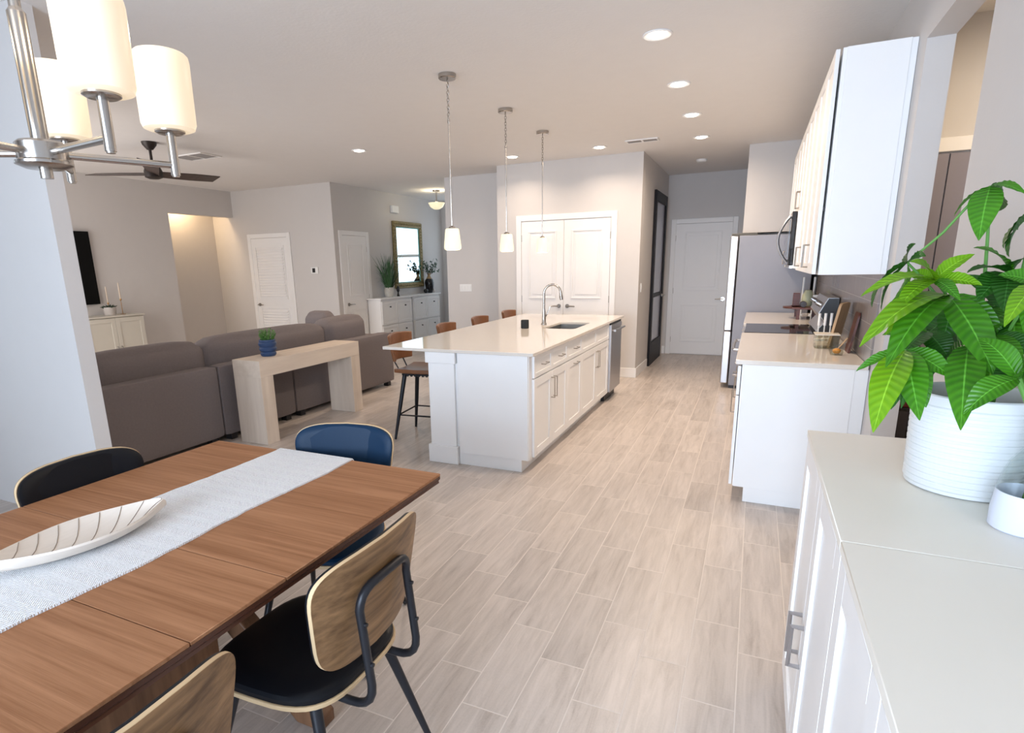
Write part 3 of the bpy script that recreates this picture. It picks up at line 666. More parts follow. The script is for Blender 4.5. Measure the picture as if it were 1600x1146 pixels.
m = MB().box(sx0, sx1, sy0, sy1, .675, .68).box(sx0-.004, sx0, sy0, sy1, .68, .8855).box(sx1, sx1+.004, sy0, sy1, .68, .8855).box(sx0-.004, sx1+.004, sy0-.004, sy0, .68, .8855).box(sx0-.004, sx1+.004, sy1, sy1+.004, .68, .8855)
m.build('basin', mat('sink_steel', (.34, .33, .31), .42, 1), t); MB().cyl((-1.7, 5.65, .681), .045, .003, 24).build('drain', NICKEL, t)
# faucet
t = thing('kitchen_faucet', 'brushed nickel gooseneck faucet standing behind the island sink', 'faucet', (-1.955, 5.66, .911))
fx, fy = -1.955, 5.66; dx, dy = .94, .34
pts = [(fx, fy, .911), (fx, fy, 1.20)]
for k in range(0, 11):
    a = PI - PI*k/10*.93; R_ = .085
    pts.append((fx+(R_+R_*math.cos(a))*dx, fy+(R_+R_*math.cos(a))*dy, 1.225+R_*math.sin(a)*1.05))
MB().lathe([(.001, .911), (.028, .911), (.028, .918), (.021, .93), (.020, .99), (.014, 1.06), (.0125, 1.08), (.001, 1.081)], (fx, fy, 0), 24).tube([(fx, fy, 1.05)]+pts[1:], .0125, 14).build('spout', NICKEL, t)
e = pts[-1]; MB().tube([(e[0], e[1], e[2]+.005), (e[0]+.006, e[1]+.002, e[2]-.055), (e[0]+.010, e[1]+.003, e[2]-.085)], [.0135, .0175, .016], 14).build('spray_head', NICKEL, t)
MB().tube([(fx, fy+.018, .985), (fx+.005, fy+.045, .99), (fx+.03, fy+.06, 1.05), (fx+.045, fy+.066, 1.09)], [.009, .008, .006, .006], 10).build('side_lever', NICKEL, t)
# speaker cup
c = MB().lathe([(.001, .911), (.036, .911), (.039, .915), (.039, .985), (.036, .991), (.034, .989), (.001, .985)], (-2.02, 5.28, 0), 36).build('smart_speaker', mat('black_mesh_fabric', (.015, .018, .02), .75, bump=.4, bscale=500))
tag(c, 'small round black speaker standing on the island countertop left of the faucet', 'speaker')
# dishwasher
t = thing('dishwasher', 'stainless steel dishwasher at the far end of the island', 'dishwasher', (-1.7, 6.49, 0))
box(-1.98, -1.43, 6.235, 6.75, .1, .88).build('tub', FRSIDE, t)
dd = box(-1.43, -1.375, 6.235, 6.75, .11, .86).build('door_panel', STEEL, t, bevel=.006)
m = MB(); m.tube([(-1.375, 6.26, .80), (-1.345, 6.26, .80)], .010, 8).tube([(-1.375, 6.725, .80), (-1.345, 6.725, .80)], .010, 8).tube([(-1.343, 6.245, .80), (-1.338, 6.49, .80), (-1.343, 6.74, .80)], .013, 10); m.build('handle', STEEL, dd)
box(-1.43, -1.385, 6.24, 6.745, .862, .880).build('control_strip', BLACK, t)
box(-1.475, -1.44, 6.235, 6.75, .002, .10).build('toe_kick', BLACK, t)

# ------------------------------------------------------------------ right kitchen run
t = thing('base_cabinet', 'white base cabinet run nearest the camera on the right kitchen wall', 'base cabinet', (.3, 4.5, 0), 'right kitchen base cabinets')
m = MB().box(-.032, .6285, 3.82, 5.285, .1, .895).box(.035, .6285, 3.82, 5.285, 0, .1); m.build('carcass', CAB, t, bevel=.002)
box(-.026, .56, 3.812, 3.82, .1, .895).build('end_panel', CAB, t, bevel=.001)
for a0, a1 in ((3.822, 4.31), (4.31, 4.80), (4.80, 5.283)):
    dr = shaker('drawer_front', 'Y', a0, a1, .70, .885, -.036, -1, CAB, t, fr=.035); pull(dr, 'Y', -.055, -1, (a0+a1)/2-.06, .79, .12, False)
    dr = shaker('door', 'Y', a0, a1, .105, .695, -.036, -1, CAB, t, fr=.06); pull(dr, 'Y', -.055, -1, a1-.04, .48, .16, True)
t = thing('base_cabinet', 'white base cabinet between the range and the refrigerator', 'base cabinet', (.3, 6.7, 0), 'right kitchen base cabinets')
m = MB().box(-.032, .62, 6.07, 7.40, .1, .895).box(.035, .62, 6.07, 7.40, 0, .1); m.build('carcass', CAB, t, bevel=.002)
for a0, a1 in ((6.072, 6.51), (6.51, 6.95), (6.95, 7.398)):
    dr = shaker('drawer_front', 'Y', a0, a1, .70, .885, -.036, -1, CAB, t, fr=.035); pull(dr, 'Y', -.055, -1, (a0+a1)/2-.06, .79, .12, False)
    dr = shaker('door', 'Y', a0, a1, .105, .695, -.036, -1, CAB, t, fr=.06); pull(dr, 'Y', -.055, -1, a1-.04, .48, .16, True)
tag(box(-.07, .62, 3.795, 5.29, .897, .925).build('kitchen_countertop', QUARTZ, bevel=.003), 'pale quartz countertop on the right, nearer the camera than the range', 'countertop', 'right kitchen countertops')
tag(box(-.07, .62, 6.065, 7.40, .897, .925).build('kitchen_countertop', QUARTZ, bevel=.003), 'pale quartz countertop between the range and the refrigerator', 'countertop', 'right kitchen countertops')
bs = box(.62, .6295, 3.80, 7.40, .926, 1.43).build('backsplash', SPLASH); tag(bs, 'taupe tile backsplash under the right wall cabinets', 'backsplash')
# range
t = thing('range', 'stainless and black slide-in range with glass cooktop and tall rear control panel', 'range', (.25, 5.68, 0))
box(-.03, .61, 5.296, 6.058, .06, .905).build('body', FRSIDE, t)
box(-.05, .52, 5.296, 6.058, .905, .928).build('cooktop', GLOSSB, t, bevel=.004)
od = box(-.075, -.032, 5.30, 6.054, .26, .80).build('oven_door', STEEL, t, bevel=.005); box(-.078, -.0755, 5.40, 5.95, .36, .66).build('window', GLOSSB, od)
m = MB().tube([(-.075, 5.34, .765), (-.118, 5.345, .768), (-.128, 5.40, .77), (-.130, 5.68, .77), (-.128, 5.95, .77), (-.118, 6.005, .768), (-.075, 6.01, .765)], .012, 10); m.build('handle', STEEL, od)
box(-.07, -.032, 5.30, 6.054, .81, .90).build('front_rail', STEEL, t, bevel=.004)
box(-.07, -.032, 5.30, 6.054, .07, .25).build('storage_drawer', STEEL, t, bevel=.004)
bgp = MB().prism([(.50, .925), (.612, .925), (.612, 1.215), (.535, 1.215), (.475, 1.09), (.525, 1.02), (.47, .95)], 5.305, 6.05, 'Y').build('control_panel', STEEL, t, bevel=.003)
MB().prism([(.505, .93), (.610, .93), (.610, 1.21), (.538, 1.21), (.482, 1.09), (.530, 1.02), (.478, .952)], 5.296, 5.305, 'Y').build('side_cap', BLACK, t)
for yy in (5.40, 5.50, 5.86, 5.96):
    MB().tube([(.497, yy, 1.155), (.468, yy, 1.170)], [.022, .019], 16).build('knob', STEEL, t)
# wall cabinets
def upper(lab, y0, y1, z0, z1, doors, hz, hl=.13, endpanel=False):
    t = thing('wall_cabinet', lab, 'wall cabinet', (.46, (y0+y1)/2, z0), 'right kitchen wall cabinets')
    box(.312, .6285, y0, y1, z0, z1).build('carcass', CAB, t, bevel=.0015)
    if endpanel: box(.33, .60, y0-.008, y0, z0, z1-.0).build('end_panel', CAB, t, bevel=.001)
    w = (y1-y0)/doors
    for i in range(doors):
        a0 = y0+w*i; a1 = a0+w; dr = shaker('door', 'Y', a0, a1, z0+.002, z1-.002, .300, -1, CAB, t, fr=.06, th=.020)
        MB().box(.3002, .3118, a0+.01, a0+.02, z0+.3*(z1-z0), z0+.3*(z1-z0)+.02).box(.3002, .3118, a1-.02, a1-.01, z0+.8*(z1-z0), z0+.8*(z1-z0)+.02).build('bumper', BLACK, dr)
        ha = a1-.035 if i % 2 == 0 else a0+.035
        pull(dr, 'Y', .28, -1, ha, hz, hl, True, stand=.028)
    return t
upper('white wall cabinet nearest the camera, its plain side facing the dining area', 3.73, 5.285, 1.43, 2.56, 4, 1.47, endpanel=True)
upper('short white wall cabinet above the microwave', 5.29, 6.06, 1.89, 2.56, 2, 1.93)
upper('white wall cabinet between the microwave and the refrigerator', 6.065, 7.38, 1.43, 2.56, 3, 1.47)
# microwave
t = thing('microwave', 'stainless over-the-range microwave with curved handle', 'microwave', (.42, 5.68, 1.46))
box(.26, .615, 5.296, 6.055, 1.445, 1.885).build('body', CAB, t, bevel=.004)
md = box(.222, .258, 5.46, 6.052, 1.47, 1.882).build('door', GLOSSB, t, bevel=.006)
box(.2195, .2218, 5.50, 5.98, 1.53, 1.83).build('window', mat('window_mesh', (.05, .07, .09), .12), md)
cp = box(.222, .258, 5.298, 5.455, 1.47, 1.882).build('control_panel', GLOSSB, t, bevel=.005)
pts = [(.222, 5.49, 1.49)]+[(.222-.075*math.sin(PI*k/10)-.006, 5.49, 1.49+.37*k/10) for k in range(1, 10)]+[(.222, 5.49, 1.86)]
MB().tube(pts, .011, 10).build('handle', STEEL, md)
box(.235, .26, 5.298, 6.052, 1.447, 1.468).build('vent_grille', STEEL, t)
# refrigerator
t = thing('refrigerator', 'stainless steel refrigerator with grey side at the end of the right kitchen run', 'refrigerator', (.15, 7.9, 0))
box(-.205, .56, 7.43, 8.33, .04, 1.79).build('body', FRSIDE, t, bevel=.004)
for a0, a1, z0, z1 in ((7.425, 7.878, .70, 1.79), (7.882, 8.335, .70, 1.79), (7.425, 8.335, .06, .695)):
    dr = box(-.30, -.215, a0, a1, z0, z1).build('door', STEEL, t, bevel=.012, seg=3)
    box(-.299, -.2995+.0008, a0+.02, a1-.02, z0+.004, z0+.03).build('pull_recess', BLACK, dr)
m = MB().box(-.29, -.02, 7.44, 7.52, 1.7905, 1.815).box(-.29, -.02, 8.24, 8.32, 1.7905, 1.815).build('hinge_cover', mat('olive_grey_plastic', (.10, .095, .08), .5), t, bevel=.004)
box(-.20, .5, 7.45, 8.31, .001, .04).build('foot_grille', BLACK, t)

# ------------------------------------------------------------------ things on the right countertop
Zc = .9255
t = thing('spice_stand', 'dark red wooden two-level stand at the back of the countertop beside the refrigerator', 'counter stand', (.47, 6.75, Zc))
m = MB().box(.36, .60, 6.55, 6.95, Zc+.10, Zc+.118).cyl((.38, 6.75, Zc+.10), .10, .018, 28); m.build('shelf', REDW, t, bevel=.002)
m = MB().box(.40, .43, 6.57, 6.60, Zc, Zc+.1).box(.56, .59, 6.57, 6.60, Zc, Zc+.1).box(.40, .43, 6.90, 6.93, Zc, Zc+.1).box(.56, .59, 6.90, 6.93, Zc, Zc+.1); m.build('post', REDW, t)
def on_stand(name, lab, cat, mb, mt): tag(mb.build(name, mt, bevel=.002), lab, cat)
ZS = Zc+.1185
on_stand('wooden_box', 'small dark red box on the wooden counter stand', 'box', box(.37, .43, 6.80, 6.88, ZS, ZS+.13), REDW)
on_stand('ceramic_jar', 'pale green rounded jar lying among items on the wooden counter stand', 'jar', MB().lathe([(.001, ZS), (.04, ZS), (.055, ZS+.04), (.05, ZS+.11), (.03, ZS+.16), (.001, ZS+.165)], (.50, 6.80, 0), 24), mat('sage_glaze', (.42, .44, .30), .4))
on_stand('tin_can', 'dark round tin in front of the pale green jar on the counter stand', 'tin', MB().tube([(.455, 6.60, ZS+.03), (.455, 6.68, ZS+.03)], .03, 20), mat('dark_brown_tin', (.03, .015, .012), .3))
on_stand('white_canister', 'white canister beside the pale green jar on the counter stand', 'canister', MB().cyl((.565, 6.68, ZS), .03, .12, 20), CERAM)
for (x, y, h, lab) in ((.47, 7.08, .40, 'slim white upright standing on the counter behind the stand'), (.575, 7.12, .40, 'slim white upright nearest the backsplash by the refrigerator')):
    tag(MB().lathe([(.001, Zc), (.03, Zc), (.03, Zc+.01), (.010, Zc+.014), (.011, Zc+h), (.001, Zc+h+.004)], (x, y, 0), 16).build('white_upright', CERAM), lab, 'candle', 'slim white uprights on the counter')  # two pale vertical edges rendered as slim white uprights
t = thing('acrylic_caddy', 'clear rectangular countertop caddy in front of the cutting boards', 'caddy', (.50, 4.75, Zc))
m = MB(); a = (.40, .54, 4.44, 4.58); th_ = .003
m.box(a[0], a[1], a[2], a[3], Zc, Zc+.004).box(a[0], a[0]+th_, a[2], a[3], Zc+.004, Zc+.09).box(a[1]-th_, a[1], a[2], a[3], Zc+.004, Zc+.09).box(a[0]+th_, a[1]-th_, a[2], a[2]+th_, Zc+.004, Zc+.09).box(a[0]+th_, a[1]-th_, a[3]-th_, a[3], Zc+.004, Zc+.09)
m.build('container', thin_glass('clear_acrylic', (.90, .90, .86), .14), t); MB().box(a[0]-.003, a[1]+.003, a[2]-.003, a[3]+.003, Zc+.0902, Zc+.096).build('rim', mat('cream_rim', (.72, .66, .56), .4), t)
for i, (x, y, lab) in enumerate(((.45, 4.88, 'white-handled brush standing upright left behind the clear caddy'), (.49, 4.90, 'white-handled brush standing upright in the middle behind the clear caddy'), (.53, 4.92, 'white-handled brush nearest the cutting board'))):
    t = thing('cleaning_brush', lab, 'brush', (x, y, Zc), 'white-handled brushes by the caddy')
    MB().tube([(x, y, Zc+.11), (x, y, Zc+.20)], .009, 12).build('grip', WHITE, t); MB().tube([(x, y, Zc+.015), (x, y, Zc+.112)], .0045, 8).build('shaft', CERAM, t)
    MB().lathe([(.001, Zc), (.022, Zc), (.022, Zc+.014), (.006, Zc+.02), (.001, Zc+.021)], (x, y, 0), 16).build('foot', WHITE, t)
def leaning(name, lab, x0, x1, y0, y1, h, th_, lean, m, rot=0):
    mb = MB(); n = 5; w = y1-y0; pts = []
    r = .03
    for cx, cz, st in ((y1-r, h-r, 0), (y0+r, h-r, 90), (y0+.008, .008, 180), (y1-.008, .008, 270)):
        for k in range(n+1): q = rad(st+90*k/n); rr = r if cz > .1 else .008; pts.append((cx+rr*math.cos(q), cz+rr*math.sin(q)))
    mb.prism(pts, 0, th_, 'X'); mb.xf(Matrix.Translation((x0, 0, Zc+.0005+th_*math.sin(lean)*0)) @ Matrix.Translation((0, (y0+y1)/2, 0)) @ Matrix.Rotation(rot, 4, 'Z') @ Matrix.Translation((0, -(y0+y1)/2, 0)) @ Matrix.Rotation(lean, 4, 'Y'))
    tag(mb.build(name, m), lab, 'cutting board')
leaning('cutting_board', 'tan wooden cutting board leaning on the backsplash in front of the other boards', .520, 0, 4.55, 4.75, .30, .016, rad(9), BOARD, rad(-22))
leaning('cutting_board', 'dark wooden serving board leaning behind the tan cutting board', .570, 0, 4.26, 4.40, .26, .012, rad(8), REDW, 0)
t = thing('honey_dish', 'small clear dish of amber honey with a wooden dipper', 'dish', (.52, 4.22, Zc))
MB().lathe([(.001, Zc), (.035, Zc), (.045, Zc+.03), (.042, Zc+.03), (.034, Zc+.006), (.001, Zc+.005)], (.50, 4.18, 0), 24).build('dish', MATS['clear_acrylic'], t)
MB().ball((.50, 4.18, Zc+.024), .018, 14, 8, (1.3, 1.3, 1)).build('honey', mat('amber_honey', (.65, .28, .05), .3), t)
MB().tube([(.50, 4.18, Zc+.03), (.555, 4.225, Zc+.10)], .004, 8).build('dipper', BOARD, t)

# ------------------------------------------------------------------ sofa, console and living room
def soft_box(x0, x1, y0, y1, z0, z1, r=.05, puff=0.0):
    """rounded block made of a bevelled subdivided grid"""
    b = bmesh.new(); bmesh.ops.create_cube(b, size=1)
    bmesh.ops.subdivide_edges(b, edges=b.edges[:], cuts=7, use_grid_fill=True)
    c = Vector(((x0+x1)/2, (y0+y1)/2, (z0+z1)/2)); h = Vector(((x1-x0)/2, (y1-y0)/2, (z1-z0)/2)); mb = MB(); vs = []
    for v in b.verts:
        p = Vector((v.co.x*2, v.co.y*2, v.co.z*2))
        # remap so that grid lines crowd the edges
        q = Vector([math.copysign(abs(a)**.55, a) if a else 0 for a in p])
        P = Vector((q.x*h.x, q.y*h.y, q.z*h.z)); rr = min(r, h.x*.98, h.y*.98, h.z*.98)
        inn = Vector([max(-h[i]+rr, min(h[i]-rr, P[i])) for i in range(3)]); d = P-inn
        if d.length > 1e-6: P = inn + d.normalized()*rr
        if puff:
            n = p.normalized(); k = (1-abs(p.x)**2)*(1-abs(p.y)**2) + (1-abs(p.y)**2)*(1-abs(p.z)**2) + (1-abs(p.x)**2)*(1-abs(p.z)**2)
            ax = max(range(3), key=lambda i: abs(p[i])); P[ax] += math.copysign(puff*max(0, k), p[ax])
        vs.append(P+c)
    b.verts.ensure_lookup_table(); b.faces.ensure_lookup_table()
    mb.add(vs, [tuple(v.index for v in f.verts) for f in b.faces]); b.free(); return mb
def prep(mb, name, m, parent, label=None):
    o = mb.build(name, m, parent, label=label); 
    for p in o.data.polygons: p.use_smooth = True
    return o
def sofa_mod(lab, y0, y1):
    t = thing('sofa_section', lab, 'sofa', (-4.7, (y0+y1)/2, 0), 'charcoal sectional sofa')
    prep(soft_box(-4.41, -4.25, y0, y1, .055, .70, .03), 'back_frame', SOFA, t)
    prep(soft_box(-5.25, -4.415, y0, y1, .055, .30, .03), 'seat_base', SOFA, t)
    prep(soft_box(-5.27, -4.42, y0+.005, y1-.005, .305, .45, .06, .0), 'seat_cushion', SOFA, t)
    for x, y in ((-4.31, y0+.10), (-4.31, y1-.10), (-5.18, y0+.1), (-5.18, y1-.1)): box(x-.035, x+.035, y-.035, y+.035, .0005, .054).build('foot', BLACK, t, bevel=.004)
    return t
s1 = sofa_mod('charcoal sofa section at the near end, left of the light console', 2.50, 3.53)
s2 = sofa_mod('charcoal sofa section directly behind the near half of the console', 3.54, 4.44)
s3 = sofa_mod('charcoal sofa section at the far end with a square side arm', 4.45, 6.28)
prep(soft_box(-5.25, -4.415, 6.03, 6.275, .455, .67, .04), 'arm', SOFA, s3)
def cushion(lab, y0, y1, z0=.62, z1=.925, x0=-4.68, x1=-4.40, tilt=0):
    mb = soft_box(x0, x1, y0, y1, z0, z1, .085, .03)
    if tilt: c = Vector(((x0+x1)/2, (y0+y1)/2, z0)); mb.xf(Matrix.Translation(c) @ Matrix.Rotation(tilt, 4, 'X') @ Matrix.Translation(-c))
    o = mb.build('back_cushion', SOFA, center=True)
    for p in o.data.polygons: p.use_smooth = True
    tag(o, lab, 'sofa cushion', 'loose back cushions of the sofa')
CX0, CX1 = -4.70, -4.44
cushion('charcoal back cushion at the near end of the sofa, beside the partition wall', 2.55, 3.58, .47, .90, CX0, CX1)
cushion('charcoal back cushion behind the small blue planter', 3.61, 5.22, .47, .905, CX0, CX1)
cushion('charcoal back cushion at the far end of the sofa, raised above the others', 5.25, 6.00, .47, .93, CX0, CX1, rad(1.5))
mb = soft_box(-5.22, -4.85, 5.70, 5.96, .47, .98, .10, .02); o = mb.build('throw_cushion', SOFA)
for p in o.data.polygons: p.use_smooth = True
tag(o, 'charcoal throw cushion standing on the seat against the far sofa arm', 'cushion')

m = MB(); x0, x1, y0, y1 = -4.145, -3.825, 3.60, 4.995
m.box(x0, x1, y0, y1, .61, .755)
ct = thing('console_table', 'whitewashed oak waterfall console table standing behind the sofa', 'console table', ((x0+x1)/2, (y0+y1)/2, 0))
m.build('top', OAK, ct, bevel=.002)
box(x0, x1, y0, y0+.145, 0, .6095).build('leg', OAKV, ct, bevel=.002); box(x0, x1, y1-.145, y1, 0, .6095).build('leg', OAKV, ct, bevel=.002)
# blue planter
px_, py_, pz_ = -3.99, 3.88, .7555
t = thing('potted_plant', 'small green plant in a ribbed navy pot on the oak console table', 'potted plant', (px_, py_, pz_))
MB().lathe([(.001, pz_), (.058, pz_), (.068, pz_+.012), (.070, pz_+.028), (.062, pz_+.040), (.074, pz_+.052), (.077, pz_+.070), (.068, pz_+.084), (.078, pz_+.097), (.079, pz_+.118), (.070, pz_+.130), (.073, pz_+.142), (.070, pz_+.150), (.060, pz_+.146), (.058, pz_+.12), (.001, pz_+.118)], (px_, py_, 0), 40).build('pot', BLUEC, t)
m = MB(); random.seed(3)
for i in range(90):
    a = random.uniform(0, 2*PI); r = .055*math.sqrt(random.random()); h = random.uniform(.05, .13)*(1-r*5); lx, ly = r*1.5*math.cos(a), r*1.5*math.sin(a)
    b = Vector((px_+r*math.cos(a)*.8, py_+r*math.sin(a)*.8, pz_+.12)); e = b+Vector((lx*.5, ly*.5, h+.02)); m.tube([b, (b+e)/2+Vector((lx*.05, ly*.05, .01)), e], [.0015, .0013, .0008], 4)
    for k in range(5):
        q = b.lerp(e, .35+.15*k); dd = Vector((random.uniform(-1, 1), random.uniform(-1, 1), random.uniform(.1, 1))).normalized()*random.uniform(.012, .022); sd = dd.cross(Vector((0, 0, 1))).normalized()*.005
        m.add([q, q+dd*.5+sd, q+dd, q+dd*.5-sd], [(0, 1, 2, 3)])
m.build('foliage', PLANTG, t, smooth=False)

# television and tv cabinet
t = thing('television', 'large black flat television on the taupe wall', 'television', (-8.37, 4.4, 1.10))
box(-8.385, -8.345, 3.43, 5.14, 1.10, 2.08).build('screen', mat('dark_screen', (.003, .003, .003), .5, spec=.15), t, bevel=.004); box(-8.399, -8.385, 4.1, 4.7, 1.4, 1.8).build('wall_bracket', BMETAL, t)
t = thing('media_cabinet', 'cream shaker media cabinet under the television', 'cabinet', (-8.2, 4.7, 0))
box(-8.375, -8.02, 3.84, 5.50, 0, .925).build('carcass', CABD, t, bevel=.002)
box(-8.38, -7.99, 3.82, 5.52, .9255, .945).build('top', CABD, t, bevel=.003)
for i in range(4):
    a0 = 3.84+.415*i; dr = shaker('door', 'Y', a0, a0+.415, .06, .915, -8.02, 1, CABD, t, fr=.06)
    ha = a0+.385 if i % 2 == 0 else a0+.03; MB().tube([(-8.001, ha, .40), (-7.975, ha, .41), (-7.97, ha, .46), (-7.975, ha, .51), (-8.001, ha, .52)], .006, 8).build('handle', BRONZE, dr)
z = .9455
t = thing('potted_succulent', 'dark succulent in a white marbled pot on the media cabinet', 'potted plant', (-8.2, 5.16, z))
MB().lathe([(.001, z), (.065, z), (.075, z+.02), (.080, z+.11), (.074, z+.11), (.070, z+.09), (.001, z+.088)], (-8.2, 5.16, 0), 32).build('pot', mat('marbled_ceramic', (.50, .46, .43), .4, noise=.25, nscale=20), t)
m = MB()
for i in range(16):
    a = i*2.4; r = .02+.003*i; tip = Vector((-8.2+1.9*r*math.cos(a), 5.16+1.9*r*math.sin(a), z+.15-.002*i)); b = Vector((-8.2+.4*r*math.cos(a), 5.16+.4*r*math.sin(a), z+.09)); m.tube([b, b.lerp(tip, .5), tip], [.008, .012, .002], 6)
m.build('leaves', mat('succulent_green', (.03, .05, .03), .6), t)
for (yy, h, lab) in ((5.31, .22, 'taller brass candlestick with a cream taper, right of the succulent'), (5.22, .17, 'shorter brass candlestick with a cream taper, behind the succulent')):
    x = -8.16 if h > .2 else -8.31; t = thing('candlestick', lab, 'candlestick', (x, yy, z), 'brass candlesticks on the media cabinet')
    MB().lathe([(.001, z), (.038, z), (.036, z+.005), (.005, z+.010), (.004, z+h-.03), (.014, z+h-.02), (.012, z+h), (.001, z+h)], (x, yy, 0), 20).build('holder', mat('aged_brass', (.33, .20, .09), .35, 1), t)
    MB().tube([(x, yy, z+h-.005), (x, yy, z+h+.22)], [.010, .008], 12).build('taper', mat('cream_wax', (.62, .52, .42), .5), t)

# ------------------------------------------------------------------ foyer shoe cabinets
def shoe_cab():
    t = thing('shoe_cabinet', '', 'shoe cabinet', (0, 0, 0), 'white foyer shoe cabinets', world=False)
    box(-.14, .13, -.50, .50, .06, .965).build('carcass', CAB, t, bevel=.003)
    m = MB()
    for y in (-.46, .46):
        for x in (-.10, .09): m.box(x-.02, x+.02, y-.02, y+.02, 0, .0595)
    m.build('feet', CAB, t)
    box(-.145, .165, -.535, .535, .966, .99).build('top', CAB, t, bevel=.003)
    for i, a0 in enumerate((-.49, .005)):
        for z0, z1 in ((.09, .50), (.52, .93)):
            dr = shaker('tilt_door', 'Y', a0, a0+.485, z0, z1, .131, 1, CAB, t, fr=.045, th=.018)
            for q in (.2425,): MB().tube([(.148, a0+q, z1-.10), (.172, a0+q, z1-.10)], [.008, .014], 10).build('knob', BMETAL, dr)
    return t
sc = shoe_cab(); sc.location = (-6.062, 8.955, 0); sc['label'] = 'white shoe cabinet with black knobs beside the panelled door, under the grass plant'
dup(sc, (-6.062, 10.03, 0), label='white shoe cabinet with black knobs at the far end, under the mirror and black vase')
z = .991
x, y = -6.08, 8.95
t = thing('potted_grass', 'long bladed green grass in a white pot on the shoe cabinet left of the mirror', 'potted plant', (x, y, z))
MB().lathe([(.001, z), (.06, z), (.085, z+.05), (.09, z+.12), (.075, z+.17), (.068, z+.168), (.075, z+.12), (.001, z+.11)], (x, y, 0), 28).build('pot', mat('weathered_white', (.60, .58, .53), .6, noise=.2, nscale=20), t)
m = MB(); random.seed(11)
for i in range(110):
    a = random.uniform(0, 2*PI); h = random.uniform(.30, .68); sp = random.uniform(.05, .46) if h > .42 else random.uniform(.2, .5); droop = 0 if random.random() < .75 else -.35
    b = Vector((x+.04*math.cos(a), y+.04*math.sin(a), z+.12)); tip = b+Vector((sp*math.cos(a)*.35+.02, sp*math.sin(a), max(.02, h+droop))); mid = b.lerp(tip, .55)+Vector((0, 0, .10)); sd = Vector((-math.sin(a), math.cos(a), 0))*.006
    if tip.x < -6.20: tip.x = -6.20
    P = [b, b.lerp(mid, .5)+Vector((0, 0, .02)), mid, mid.lerp(tip, .55)+Vector((0, 0, .012)), tip]
    vs = []; 
    for k, p in enumerate(P): w = [1, 1.1, 1, .7, .05][k]; vs += [p-sd*w, p+sd*w]
    m.add(vs, [(2*k, 2*k+1, 2*k+3, 2*k+2) for k in range(4)])
m.build('blades', GRASSG, t, smooth=False)
f = MB().lathe([(.001, z), (.03, z), (.022, z+.02), (.012, z+.07), (.026, z+.10), (.03, z+.14), (.018, z+.18), (.001, z+.19)], (-6.02, 9.16, 0), 18).build('figurine', STONE); tag(f, 'small black figurine right of the grass plant on the shoe cabinet', 'figurine')
x, y = -6.08, 10.42
t = thing('vase', 'black urn vase with a tan neck on the far end of the shoe cabinets', 'vase', (x, y, z))
MB().lathe([(.001, z), (.055, z), (.06, z+.01), (.085, z+.12), (.092, z+.20), (.085, z+.25), (.06, z+.285), (.001, z+.286)], (x, y, 0), 36).build('body', STONE, t)
MB().lathe([(.062, z+.2861), (.050, z+.30), (.030, z+.33), (.026, z+.36), (.040, z+.39), (.034, z+.39), (.020, z+.36), (.018, z+.33), (.001, z+.33)], (x, y, 0), 32).build('neck', mat('tan_clay', (.38, .26, .13), .5), t)
m = MB(); random.seed(5); mm = MB()
for i in range(15):
    a = PI/2+random.uniform(-1, 1)*.5+(PI if i % 2 else 0); L_ = random.uniform(.10, .42); h = random.uniform(.08, .36); b = Vector((x, y, z+.34))
    e = b+Vector((.25*L_*math.cos(a)+random.uniform(-.02, .05), L_*math.sin(a), h)); mid = b.lerp(e, .5)+Vector((0, 0, .06)); pts = [b, mid, e]; m.tube(pts, [.003, .0025, .0015], 5)
    for k in range(9):
        q = (b.lerp(mid, k/4.5) if k < 4.5 else mid.lerp(e, (k-4.5)/4)); 
        if k < 2: continue
        dd = Vector((random.uniform(-.5, .5), random.uniform(-1, 1), random.uniform(-.3, 1))).normalized()*random.uniform(.05, .08); sd = dd.cross(Vector((1, .1, 0))).normalized()*.020; mm.add([q, q+dd*.5+sd, q+dd, q+dd*.5-sd], [(0, 1, 2, 3)])
br = thing('leafy_branches', 'dark green leafy branches arranged in the black urn vase', 'branches', (x, y, z+.34))
m.build('stems', mat('brown_twig', (.06, .04, .025), .7), br); mm.build('leaves', mat('olive_leaf', (.035, .075, .035), .5, noise=.3), br, smooth=False)
o = MB().ball((-6.06, 10.24, z+.048), .047, 18, 10, (1, 1.1, 1)).build('decor_orb', STONE); tag(o, 'rounded black ornament left of the black urn vase', 'ornament')
o = MB().lathe([(.001, z), (.03, z), (.042, z+.035), (.03, z+.07), (.018, z+.085), (.001, z+.086)], (-6.05, 10.535, 0), 20).build('small_jar', mat('pale_jar', (.60, .55, .52), .4)); tag(o, 'small pale jar right of the black urn vase', 'jar')
o = MB().cyl((-6.17, 10.49, z), .035, .26, 20).build('pillar_candle', CERAM); tag(o, 'tall white candle standing behind the black urn vase', 'candle')

